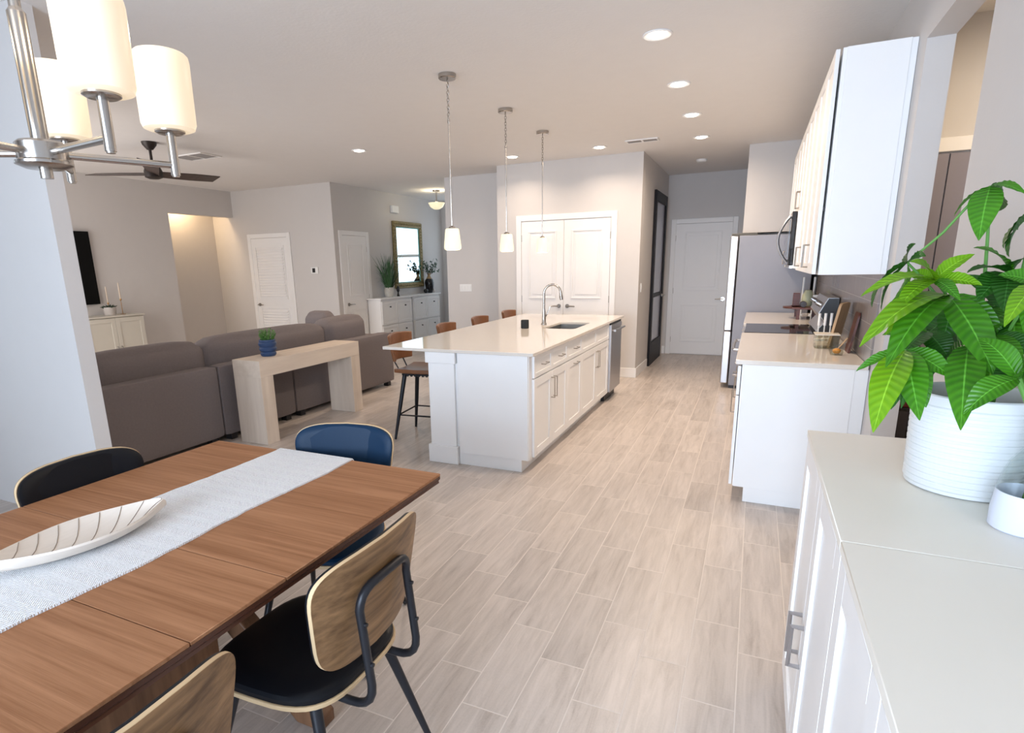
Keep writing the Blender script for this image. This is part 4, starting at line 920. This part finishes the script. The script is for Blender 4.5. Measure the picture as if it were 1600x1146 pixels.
# ------------------------------------------------------------------ bar stools
def make_stool():
    t = thing('bar_stool', '', 'bar stool', (0, 0, 0), 'tan bar stools along the island', world=False)
    # sitter faces +x ; back at x=-.2
    def seat(u, v):
        x = -.20+.42*v; y = (-.22+.44*u)*(1-.10*(2*v-1)**2); z = .600-.012*math.cos((u-.5)*PI)*math.sin(v*PI)+.012*(2*abs(u-.5))**2; return (x, y, z), (0, 0, 1)
    o = MB().sheet(seat, 12, 10, .035).build('seat', TAN, t, bevel=.008, seg=3)
    m = MB()
    m.box(-.15, .15, -.15, .15, .583, .597)
    for k in range(8):
        for y in (-.15, .15): m.ball((-.13+.037*k, y, .583), .014, 8, 6, (1, .5, .8))
    m.build('under_frame', BMETAL, t)
    def back(u, v):
        k = 2*u-1; w = .165+.05*v; y = k*w; x = -.275+.055*k*k*(-1)*-1+.0*v-.02*v; z = .70+.245*v-.025*(1-v)*k*k*-1*0+(-.012)*k*k*(v); return (x, y, z), (1, 0, .05)
    MB().sheet(back, 16, 8, .034).build('backrest', TAN, t, bevel=.010, seg=3)
    m = MB()
    for y in (-.07, .07): m.tube([(-.14, y, .59), (-.20, y*1.15, .60), (-.262, y*1.3, .72), (-.268, y*1.35, .84)], .0065, 8)
    m.build('back_rods', BMETAL, t)
    P = {}
    for sx in (-1, 1):
        for sy in (-1, 1):
            a = Vector((sx*.13, sy*.13, .59)); b = Vector((sx*.215, sy*.215, 0)); MB().tube([a, b.lerp(a, .5), b+Vector((0, 0, .003))], [.020, .018, .011], 12).build('leg', BMETAL, t); P[sx, sy] = b.lerp(a, .38)
    m = MB()
    for a, b in (((-1, -1), (1, -1)), ((1, -1), (1, 1)), ((1, 1), (-1, 1)), ((-1, 1), (-1, -1))): m.tube([P[a], P[b]], .0075, 8)
    m.build('foot_ring', BMETAL, t)
    return t
st = make_stool()
spots = [(-2.66, 4.40, 6, 'tan leather bar stool nearest the camera, showing its whole back and black legs'), (-2.66, 5.27, 3, 'tan bar stool second from the camera along the island'),
         (-2.66, 6.08, 0, 'tan bar stool third from the camera along the island'), (-2.66, 6.96, 0, 'tan bar stool farthest from the camera, beside the pantry wall')]
for i, (x, y, a, lab) in enumerate(spots):
    if i == 0: st.location = (x, y, 0); st.rotation_euler = (0, 0, rad(a)); st['label'] = lab
    else: dup(st, (x, y, 0), rad(a), label=lab)

# ------------------------------------------------------------------ dining table
tx0, tx1, ty0, ty1 = -2.185, -1.02, -.95, 1.77
t = thing('dining_table', 'walnut extending dining table with trestle base, white runner on top', 'dining table', ((tx0+tx1)/2, (ty0+ty1)/2, 0))
leaves = [(ty0, .1, 'table_top'), (.102, .688, 'table_leaf'), (.690, .968, 'table_leaf'), (.970, ty1, 'table_top')]
for a, b, nm in leaves: box(tx0, tx1, a, b, .750, .76).build(nm, TABLEW, t, bevel=.0015, seg=1)
m = MB()
m.prism([(tx0+.001, .7498), (tx1-.001, .7498), (tx1-.001, .738), (tx1-.008, .730), (tx1-.006, .722), (tx1-.022, .712), (tx0+.022, .712), (tx0+.006, .722), (tx0+.008, .730), (tx0+.001, .738)], ty0+.001, ty1-.001, 'Y').build('edge_moulding', TABLED, t)
m = MB().box(tx0+.13, tx0+.15, ty0+.13, ty1-.13, .64, .7118).box(tx1-.15, tx1-.13, ty0+.13, ty1-.13, .64, .7118).box(tx0+.15, tx1-.15, ty0+.13, ty0+.15, .64, .7118).box(tx0+.15, tx1-.15, ty1-.15, ty1-.13, .64, .7118); m.build('apron', TABLED, t, bevel=.002)
cx = (tx0+tx1)/2
for yy in (-.25, 1.22):
    m = MB()
    for sg in (-1, 1):
        # crossed trestle leg: foot on one side, head on the other
        a = [(cx+sg*.40, 0), (cx+sg*.29, 0), (cx-sg*.37, .6395), (cx-sg*.27, .6395)]
        y_ = yy-.03+.0*sg
        m.prism([(a[0][0], 0.0), (a[0][0], .045), (cx-sg*.27, .6395), (cx-sg*.38, .6395), (a[1][0], 0.0)], yy-.07+(.071 if sg > 0 else 0), yy-.001+(.071 if sg > 0 else 0), 'Y')
    m.build('trestle', TABLEL, t, bevel=.006)
box(cx-.05, cx+.05, -.18, 1.15, .25, .35).build('stretcher_beam', TABLEL, t, bevel=.006)
# runner
def runner():
    mb = MB(); n = 60; nx = 6; X0, X1 = -1.812, -1.428; Y0, Y1 = -.75, ty1+.004; path = []
    for i in range(n+1):
        y = Y0+(Y1-Y0)*i/n; path.append((y, .7635))
    path += [(ty1+.010, .757), (ty1+.011, .70), (ty1+.012, .62)]
    vs = []; rng = random.Random(4); N = len(path)
    for (y, z) in path:
        e0, e1 = rng.uniform(-.003, .003), rng.uniform(-.003, .003)
        for k in range(nx+1):
            w = k/nx; vs.append((X0+e0+(X1+e1-X0-e0)*w+.006*math.sin(y*9), y, z))
    o = len(vs)
    for (y, z) in path:
        pass
    base = list(vs)
    up = []
    for i, (y, z) in enumerate(path):
        for k in range(nx+1):
            p = base[i*(nx+1)+k]; up.append((p[0], p[1]+(.003 if i > n else 0), p[2]+(.003 if i <= n else 0)))
    # keep the lower skin just above the table
    low = [(p[0], p[1], p[2]-.003 if i//(nx+1) <= n else p[2]) for i, p in enumerate(base)]
    W_ = nx+1; fs = []
    for i in range(N-1):
        for k in range(nx):
            a = i*W_+k; fs.append((a, a+1, a+W_+1, a+W_)); b = N*W_+a; fs.append((b, b+W_, b+W_+1, b+1))
    M_ = N*W_
    for i in range(N-1):
        fs.append((i*W_, (i+1)*W_, M_+(i+1)*W_, M_+i*W_)); fs.append((i*W_+nx, M_+i*W_+nx, M_+(i+1)*W_+nx, (i+1)*W_+nx))
    fs.append(tuple([0, 1, 2, 3, 4, 5, 6]+[M_+k for k in range(6, -1, -1)])); q = (N-1)*W_; fs.append(tuple([q+k for k in range(7)]+[M_+q+k for k in range(6, -1, -1)]))
    return mb.add(up+low, fs)
r_ = runner().build('table_runner', WEAVE); tag(r_, 'white herringbone woven cotton runner along the dining table', 'table runner')
# leaf bowl
def bowl():
    n, k = 40, 12; top = []; bot = []; L_ = .48
    for i in range(n+1):
        s_ = i/n; w = .100*math.sin(PI*s_**1.05)**.86 if 0 < s_ < 1 else 0.0008
        lift = .016+.034*abs(2*s_-1)**2.6
        for j in range(k+1):
            q = 2*j/k-1; y = (s_-.5)*L_; x = q*w; z = lift+.034*abs(q)**2.2*(math.sin(PI*s_)**.4 if 0 < s_ < 1 else 0)
            top.append((x, y, z)); bot.append((x*1.03, y*1.01, max(.0005 if False else z-.018-.0*abs(q), .0)+(.0 if abs(q) < .99 else .012)))
    return top, bot, n, k
tp, bt, n, k = bowl(); W_ = k+1; m = MB(); fs = []; M_ = len(tp)
for i in range(n):
    for j in range(k):
        a = i*W_+j; fs.append((a, a+1, a+W_+1, a+W_)); fs.append((M_+a, M_+a+W_, M_+a+W_+1, M_+a+1))
    fs.append((i*W_, (i+1)*W_, M_+(i+1)*W_, M_+i*W_)); fs.append((i*W_+k, M_+i*W_+k, M_+(i+1)*W_+k, (i+1)*W_+k))
fs.append(tuple(range(W_))+tuple(M_+j for j in range(k, -1, -1))); q = n*W_; fs.append(tuple(q+j for j in range(W_))+tuple(M_+q+j for j in range(k, -1, -1)))
bx, by, bz, ba = -1.672, .868, .7672, rad(-6)
MT = Matrix.Translation((bx, by, bz)) @ Matrix.Rotation(ba, 4, 'Z')
t = thing('leaf_bowl', 'long shallow cream leaf-shaped bowl with carved veins on the runner', 'bowl', (bx, by, bz))
m.add(tp, []); m.v = list(tp); m.v += bt; m.f = fs; m.mi = [0]*len(fs)
m.xf(MT).build('dish', mat('cream_wood', (.74, .66, .58), .55, noise=.06, nscale=6, stretch=(30, 2, 2)), t)
v = MB()
def bz_(s_, q): return .016+.034*abs(2*s_-1)**2.6+.034*abs(q)**2.2*max(0, math.sin(PI*s_))**.4
for i in range(1, 9):
    for sg in (1,):
        pts = []
        for j in range(8):
            q = (2*j/7-1)*.97*sg; s_ = min(.985, max(.02, i/9-.16*q-.03*q*q)); w = .100*math.sin(PI*s_**1.05)**.86; pts.append((sg*q*w, (s_-.5)*.48, bz_(s_, q)+.0004))
        v.tube(pts, .0011, 5)
v.xf(MT).build('carved_veins', mat('vein_brown', (.28, .22, .17), .7), t)

# ------------------------------------------------------------------ dining chairs
def make_chair(name, pad):
    t = thing(name, '', 'dining chair', (0, 0, 0), 'walnut and black dining chairs', world=False)
    # sitter faces +y, back at y=-.2
    def rr(n=40, hw=.225, y0=-.19, y1=.25):
        P = []
        for i in range(n):
            a = 2*PI*i/n; c, s_ = math.cos(a), math.sin(a); x = hw*math.copysign(abs(c)**.55, c); y = (y0+y1)/2+(y1-y0)/2*math.copysign(abs(s_)**.60, s_); x *= 1+.10*((y-y0)/(y1-y0)-.5); P.append((x, y))
        return P
    P = rr(); m = MB(); m.prism(P, .440, .453); m.build('seat_shell', PLYE, t, bevel=.002)
    Q = [(x*.975, .03+(y-.03)*.975) for x, y in P]; n = len(Q); vs = []; cen = (0, .03)
    lv = [(1.0, .4532), (1.0, .466), (.97, .474), (.90, .478), (.6, .474), (.2, .470)]
    for k, z in lv: vs += [(cen[0]+(x-cen[0])*k, cen[1]+(y-cen[1])*k, z) for x, y in Q]
    fs = [(i*n+j, i*n+(j+1) % n, (i+1)*n+(j+1) % n, (i+1)*n+j) for i in range(len(lv)-1) for j in range(n)]+[tuple(range(n))[::-1], tuple((len(lv)-1)*n+j for j in range(n))]
    MB().add(vs, fs).build('seat_pad', pad, t)
    # curved back panel: superellipse outline on a bent surface
    def surf(x, z, off):
        k = x/.235; y = -.205+.045*k*k-.05*((z-.55)/.3); return (x, y-off, z)
    def outline(s, n=56):
        O = []
        for i in range(n):
            a = 2*PI*i/n; c, sn = math.cos(a), math.sin(a); z = .695+.155*s*math.copysign(abs(sn)**.42, sn); wz = .190+.047*((z-.54)/.3); x = wz*s**.9*math.copysign(abs(c)**.42, c)
            if z > .69: z += .010*math.cos(x/.235*PI/2)
            O.append((x, z))
        return O
    def panel(offs, scales):
        rings = [outline(s) for s in scales]; n = len(rings[0]); vs = []
        seq = [(rings[i], offs[0]) for i in range(len(rings))]
        mb = MB(); N = len(rings)
        for r in rings: vs += [surf(x, z, offs[0]) for x, z in r]
        for r in rings[::-1]: vs += [surf(x, z, offs[1]) for x, z in r]
        T_ = 2*N; fs = [(i*n+j, i*n+(j+1) % n, (i+1)*n+(j+1) % n, (i+1)*n+j) for i in range(T_-1) for j in range(n)]
        vs += [surf(0, .695, offs[0]), surf(0, .695, offs[1])]
        fs += [(T_*n, (j+1) % n, j) for j in range(n)]+[(T_*n+1, (T_-1)*n+j, (T_-1)*n+(j+1) % n) for j in range(n)]
        return mb.add(vs, fs)
    SC = [.15, .35, .55, .72, .86, .95, 1.0]
    e = panel((-.001, .0105), [s for s in SC]); e.build('back_shell', PLYE, t, bevel=.0015)
    panel((.0107, .0117), [s*.998 for s in SC]).build('back_veneer', PLY, t)
    # pad on the inner face with a rounded rim
    pr = [(.15, -.020), (.5, -.020), (.8, -.019), (.94, -.017), (.98, -.011), (.985, -.002)]
    n = 56; vs = []
    for s, off in pr: vs += [surf(x, z, off) for x, z in outline(s)]
    vs.append(surf(0, .695, -.020)); L_ = len(pr); fs = [(i*n+j, i*n+(j+1) % n, (i+1)*n+(j+1) % n, (i+1)*n+j) for i in range(L_-1) for j in range(n)]+[(L_*n, (j+1) % n, j) for j in range(n)]+[tuple((L_-1)*n+j for j in range(n))]
    MB().add(vs, fs).build('back_pad', pad, t)
    # tubular loop
    def arc(a, b, c, n=5): a, b, c = Vector(a), Vector(b), Vector(c); return [(a.lerp(b, k/n)).lerp(b.lerp(c, k/n), k/n) for k in range(n+1)]
    w = .105
    def sy(z): return -.205-.05*((z-.55)/.3)-.026
    pts = [(-w, -.02, .430), (-w, -.20, .430)]+arc((-w, -.20, .430), (-w, -.275, .430), (-w, -.272, .50))+arc((-w, sy(.71)+.006, .705), (-w, sy(.76)+.006, .762), (-w+.06, sy(.76)+.002, .762))+arc((w-.06, sy(.76)+.002, .762), (w, sy(.76)+.006, .762), (w, sy(.71)+.006, .705))+arc((w, -.272, .50), (w, -.275, .430), (w, -.20, .430))+[(w, -.02, .430)]
    MB().tube(pts, .0115, 12).build('back_frame', BMETAL, t)
    m = MB()
    for sx in (-1, 1):
        for z in (.56, .67): yy_ = -.272+(sy(.71)+.278)*(z-.50)/.205; m.tube([(sx*w, yy_-.008, z), (sx*w, yy_-.016, z)], .0055, 10)
    m.build('screws', BMETAL, t)
    m = MB().box(-.16, .16, -.13, .17, .424, .4395); m.build('seat_bracket', BMETAL, t)
    for sx in (-1, 1):
        for yy, ye in ((-.12, -.235), (.15, .25)):
            a = Vector((sx*.15, yy, .425)); b = Vector((sx*.225, ye, .012)); o = MB().tube([a, b], [.0165, .0095], 12).build('leg', BMETAL, t)
            MB().ball((b.x, b.y, .0125), .0125, 12, 8).build('foot_cap', BLACK, o)
    return t
ch = make_chair('dining_chair', VINYL)
ch.location = (-1.065, 1.095, 0); ch.rotation_euler = (0, 0, rad(90)); ch['label'] = 'walnut backed dining chair on the aisle side of the table, seen whole from behind'
dup(ch, (-1.06, .43, 0), rad(90), label='walnut backed dining chair nearest the camera, cut off by the bottom of the photo')
dup(ch, (-2.0, 1.19, 0), rad(-90), label='black padded dining chair on the wall side of the table beside the partition')
c2 = make_chair('dining_chair', NAVYV); c2.location = (-1.51, 1.69, 0); c2.rotation_euler = (0, 0, rad(195)); c2['label'] = 'blue-black padded dining chair at the far head of the table'

# ------------------------------------------------------------------ sideboard
SZ = .965
def sideboard(lab, y0, y1):
    t = thing('sideboard', lab, 'sideboard', (.41, (y0+y1)/2, 0), 'white sideboard units')
    box(.222, .62, y0+.001, y1-.001, .06, SZ-.022).build('carcass', CAB, t, bevel=.0015)
    box(.24, .61, y0+.01, y1-.01, 0, .06).build('plinth', CAB, t)
    box(.198, .625, y0+.0005, y1-.0005, SZ-.0215, SZ).build('top', mat('cream_laminate', (.86, .83, .76), .4), t, bevel=.0015, seg=1)
    w = (y1-y0)/2
    for i in range(2):
        a0 = y0+w*i; dr = shaker('door', 'Y', a0, a0+w, .07, SZ-.03, .222, -1, CAB, t, fr=.07, th=.020, rec=.009)
        ha = a0+w-.035 if i == 0 else a0+.035
        pull(dr, 'Y', .202, -1, ha, .385, .125, True, mat('grey_pull', (.34, .31, .30), .35, .5), sq=True, r=.006, stand=.030)
sideboard('white shaker sideboard unit farther from the camera, holding the money tree', 1.256, 2.11)
sideboard('white shaker sideboard unit nearest the camera, bare topped', .40, 1.254)

# ------------------------------------------------------------------ money tree
pcx, pcy = .503, 1.70
t = thing('potted_money_tree', 'money tree with large glossy green leaves in a ribbed white pot on the sideboard', 'potted plant', (pcx, pcy, SZ))
prof = [(.001, SZ+.0005), (.110, SZ+.0005), (.117, SZ+.004)]
z = SZ+.010; nr = 13; hh = .235
for i in range(nr):
    zz = SZ+.012+hh*.86*i/nr; r = .117+.005*(i/nr)
    prof += [(r, zz), (r+.0032, zz+.004), (r+.0034, zz+.011), (r+.0008, zz+.0145)]
prof += [(.123, SZ+hh-.012), (.123, SZ+hh), (.119, SZ+hh+.003), (.115, SZ+hh-.002), (.111, SZ+hh-.05), (.001, SZ+hh-.052)]
MB().lathe(prof, (pcx, pcy, 0), 72).build('pot', CERAM, t)
MB().lathe([(.001, SZ+hh-.045), (.110, SZ+hh-.05), (.110, SZ+hh-.0505), (.001, SZ+hh-.0515)], (pcx, pcy, 0), 32).build('soil', SOIL, t)
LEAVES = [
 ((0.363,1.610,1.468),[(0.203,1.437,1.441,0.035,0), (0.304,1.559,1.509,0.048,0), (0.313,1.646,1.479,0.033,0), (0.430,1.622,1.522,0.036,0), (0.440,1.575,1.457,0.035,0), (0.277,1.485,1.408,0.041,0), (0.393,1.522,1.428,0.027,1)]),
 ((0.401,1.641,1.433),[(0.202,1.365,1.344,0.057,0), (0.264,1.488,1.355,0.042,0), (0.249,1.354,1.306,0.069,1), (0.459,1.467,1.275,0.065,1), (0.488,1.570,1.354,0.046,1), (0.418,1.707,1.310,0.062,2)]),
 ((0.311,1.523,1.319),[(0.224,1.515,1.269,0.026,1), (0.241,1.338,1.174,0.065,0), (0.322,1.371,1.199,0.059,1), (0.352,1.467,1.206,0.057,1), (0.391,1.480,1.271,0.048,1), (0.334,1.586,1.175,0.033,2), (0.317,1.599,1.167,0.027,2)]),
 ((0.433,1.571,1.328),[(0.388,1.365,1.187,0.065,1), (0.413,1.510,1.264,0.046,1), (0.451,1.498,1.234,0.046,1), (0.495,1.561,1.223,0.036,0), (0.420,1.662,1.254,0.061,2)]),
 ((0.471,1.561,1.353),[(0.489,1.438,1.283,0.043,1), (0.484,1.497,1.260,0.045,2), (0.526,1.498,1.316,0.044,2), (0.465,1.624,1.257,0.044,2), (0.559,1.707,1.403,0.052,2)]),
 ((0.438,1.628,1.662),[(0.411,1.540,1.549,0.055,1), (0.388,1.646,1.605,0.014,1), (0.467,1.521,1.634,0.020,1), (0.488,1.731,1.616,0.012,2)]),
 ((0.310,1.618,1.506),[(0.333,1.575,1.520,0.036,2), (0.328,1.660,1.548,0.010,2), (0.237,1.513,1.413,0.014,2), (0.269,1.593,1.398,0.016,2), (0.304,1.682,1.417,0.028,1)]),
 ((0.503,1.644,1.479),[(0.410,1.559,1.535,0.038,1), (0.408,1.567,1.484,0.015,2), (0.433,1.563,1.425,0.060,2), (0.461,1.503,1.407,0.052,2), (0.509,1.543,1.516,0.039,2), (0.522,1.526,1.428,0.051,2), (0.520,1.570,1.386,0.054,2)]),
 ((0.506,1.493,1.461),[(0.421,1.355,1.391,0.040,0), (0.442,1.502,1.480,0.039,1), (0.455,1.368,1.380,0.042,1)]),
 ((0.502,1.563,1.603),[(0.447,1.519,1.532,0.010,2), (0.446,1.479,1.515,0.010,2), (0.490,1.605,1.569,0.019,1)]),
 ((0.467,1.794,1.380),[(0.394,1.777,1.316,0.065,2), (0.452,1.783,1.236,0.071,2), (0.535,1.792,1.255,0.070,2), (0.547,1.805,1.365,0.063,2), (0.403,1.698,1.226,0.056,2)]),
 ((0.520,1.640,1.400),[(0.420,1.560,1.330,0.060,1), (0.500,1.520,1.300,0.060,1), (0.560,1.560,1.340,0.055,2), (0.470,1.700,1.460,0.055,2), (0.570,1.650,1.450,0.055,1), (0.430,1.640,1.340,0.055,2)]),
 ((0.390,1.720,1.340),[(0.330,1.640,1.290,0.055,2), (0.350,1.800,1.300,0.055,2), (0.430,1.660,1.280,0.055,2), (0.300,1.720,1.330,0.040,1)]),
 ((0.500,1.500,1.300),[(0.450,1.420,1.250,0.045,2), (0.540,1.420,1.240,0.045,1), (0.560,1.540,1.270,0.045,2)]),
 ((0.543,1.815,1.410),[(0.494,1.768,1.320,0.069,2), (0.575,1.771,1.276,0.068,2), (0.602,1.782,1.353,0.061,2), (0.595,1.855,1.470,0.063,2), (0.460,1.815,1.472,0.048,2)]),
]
stems = MB(); trunk_top = []
for i, (c, L_) in enumerate(LEAVES):
    c = Vector(c); g = Vector((pcx+.03*math.cos(i*2.1), pcy+.03*math.sin(i*2.1), SZ+hh-.05)); mid = Vector((g.x*.6+c.x*.4, g.y*.6+c.y*.4, min(c.z-.01, SZ+hh+.5*(c.z-SZ-hh)+.03)))
    pts = []
    for k in range(9): u = k/8; pts.append(g.lerp(mid, u).lerp(mid.lerp(c, u), u))
    stems.tube(pts, [.0055-.003*k/8 for k in range(9)], 7)
arch = [Vector(LEAVES[6][0]), Vector((.37, 1.63, 1.57)), Vector((.41, 1.63, 1.63)), Vector(LEAVES[5][0])]
stems.tube(arch, [.0026, .0028, .0028, .0022], 7)
stems.build('stems', STEMG, t)
def leaf_mesh(kind):
    mb = MB(); uvs = []
    for ci, (c, L_) in enumerate(LEAVES):
        c = Vector(c)
        for li, (x, y, z_, w, k) in enumerate(L_):
            if k != kind: continue
            tip = Vector((x, y, z_)); d = tip-c; n = 14; ln = d.length
            view = Vector((0, 0, 1.52))-c.lerp(tip, .5); nrm = (Vector((0, 0, 1))*.55+Vector((-.35, -.8, .2))*.7).normalized()
            if w < .018: nrm = d.cross(view).normalized(); w2 = .04
            else: w2 = w
            side = d.cross(nrm).normalized(); nrm = side.cross(d).normalized()
            if nrm.z < 0: nrm = -nrm; side = -side
            o = len(mb.v); vs = []; us = []
            for i in range(n+1):
                s_ = i/n; ww = w2*.5*(math.sin(PI*min(1, s_**.80))**.85 if 0 < s_ < 1 else 0)+.0006
                p = c+d*s_+nrm*(.16*ln*math.sin(PI*s_)*.6)
                for j, q in enumerate((-1, -.5, 0, .5, 1)):
                    vs.append(p+side*ww*q+nrm*(ww*.30*abs(q)-.006*0)+nrm*.0012*math.sin(s_*40+abs(q)*3)*abs(q)); us.append((.5+q*.5, s_))
            fs = [(i*5+j, i*5+j+1, i*5+5+j+1, i*5+5+j) for i in range(n) for j in range(4)]
            mb.add(vs, fs); uvs += us
    return mb, uvs
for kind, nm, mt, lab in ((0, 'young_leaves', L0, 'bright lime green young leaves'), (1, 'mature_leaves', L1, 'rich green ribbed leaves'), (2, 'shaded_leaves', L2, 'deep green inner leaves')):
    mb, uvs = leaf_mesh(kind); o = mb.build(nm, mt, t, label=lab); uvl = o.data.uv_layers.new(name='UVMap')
    for lp in o.data.loops: uvl.data[lp.index].uv = uvs[lp.vertex_index]

# glass vase with cutting
vx, vy = .543, 1.452
t = thing('glass_vase', 'bottle shaped clear glass vase with a white dipped base, partly outside the photo', 'vase', (vx, vy, SZ))
Z0 = SZ+.0005
MB().lathe([(.001, Z0), (.052, Z0), (.057, Z0+.004), (.0575, Z0+.04), (.054, Z0+.082), (.0515, Z0+.082), (.055, Z0+.04), (.053, Z0+.006), (.001, Z0+.005)], (vx, vy, 0), 48).build('dipped_base', mat('matte_periwinkle_white', (.74, .78, .90), .6), t)
MB().lathe([(.054, Z0+.0822), (.049, Z0+.115), (.040, Z0+.145), (.026, Z0+.170), (.019, Z0+.182), (.0185, Z0+.205), (.023, Z0+.211), (.021, Z0+.212), (.0165, Z0+.205), (.017, Z0+.182), (.024, Z0+.168), (.038, Z0+.143), (.047, Z0+.114), (.052, Z0+.0822)], (vx, vy, 0), 48, loop=True).build('glass_neck', thin_glass('vase_glass', (.95, .97, .965)), t)
cut = thing('plant_cutting', 'green plant cutting standing in the clear glass vase', 'plant cutting', (vx, vy, SZ+.01))
MB().tube([(vx+.012, vy, Z0+.01), (vx+.002, vy+.002, Z0+.10), (vx-.006, vy-.003, Z0+.19), (vx-.035, vy-.02, Z0+.26), (vx-.065, vy-.03, Z0+.32)], .0055, 10).tube([(vx-.012, vy+.004, Z0+.01), (vx-.003, vy, Z0+.10), (vx+.004, vy+.003, Z0+.19), (vx+.0, vy+.02, Z0+.30)], .0045, 10).build('stem', STEMG, cut)
mb = MB(); uvs = []
for (b, tip, w) in (((vx-.065, vy-.03, Z0+.32), (vx-.15, vy-.07, Z0+.25), .05), ((vx-.065, vy-.03, Z0+.32), (vx-.03, vy-.13, Z0+.36), .05), ((vx-.065, vy-.03, Z0+.32), (vx-.12, vy+.03, Z0+.39), .045), ((vx, vy+.02, Z0+.30), (vx+.03, vy-.07, Z0+.35), .05)):
    b = Vector(b); tip = Vector(tip); d = tip-b; side = d.cross(Vector((-.3, -.6, .7))).normalized(); nrm = side.cross(d).normalized(); vs = []; n = 12
    for i in range(n+1):
        s_ = i/n; ww = w*.5*(math.sin(PI*s_**.8)**.85 if 0 < s_ < 1 else 0)+.0006; p = b+d*s_+nrm*.02*math.sin(PI*s_)
        for q in (-1, -.5, 0, .5, 1): vs.append(p+side*ww*q+nrm*ww*.3*abs(q)); uvs.append((.5+q*.5, s_))
    mb.add(vs, [(i*5+j, i*5+j+1, i*5+5+j+1, i*5+5+j) for i in range(n) for j in range(4)])
o = mb.build('leaves', L1, cut); uvl = o.data.uv_layers.new(name='UVMap')
for lp in o.data.loops: uvl.data[lp.index].uv = uvs[lp.vertex_index]

# things glimpsed through the right doorway
t = thing('storage_shelf', 'dark low shelf glimpsed through the right doorway behind the pot', 'shelf', (1.0, 4.3, 0))
m = MB().box(.80, 1.25, 4.14, 4.44, .30, .32).box(.80, 1.25, 4.14, 4.44, .0, .02).box(.80, .82, 4.14, 4.44, .02, .30).box(1.23, 1.25, 4.14, 4.44, .02, .30).box(.80, 1.25, 4.14, 4.44, .60, .62).box(.80, .82, 4.14, 4.44, .32, .60).box(1.23, 1.25, 4.14, 4.44, .32, .60); m.build('frame', BLACK, t)
tag(box(.83, 1.1, 4.16, 4.42, .6205, .80).build('storage_box', mat('dark_red_card', (.14, .02, .02), .5), bevel=.004), 'dark red box on the low shelf beyond the right doorway', 'box')
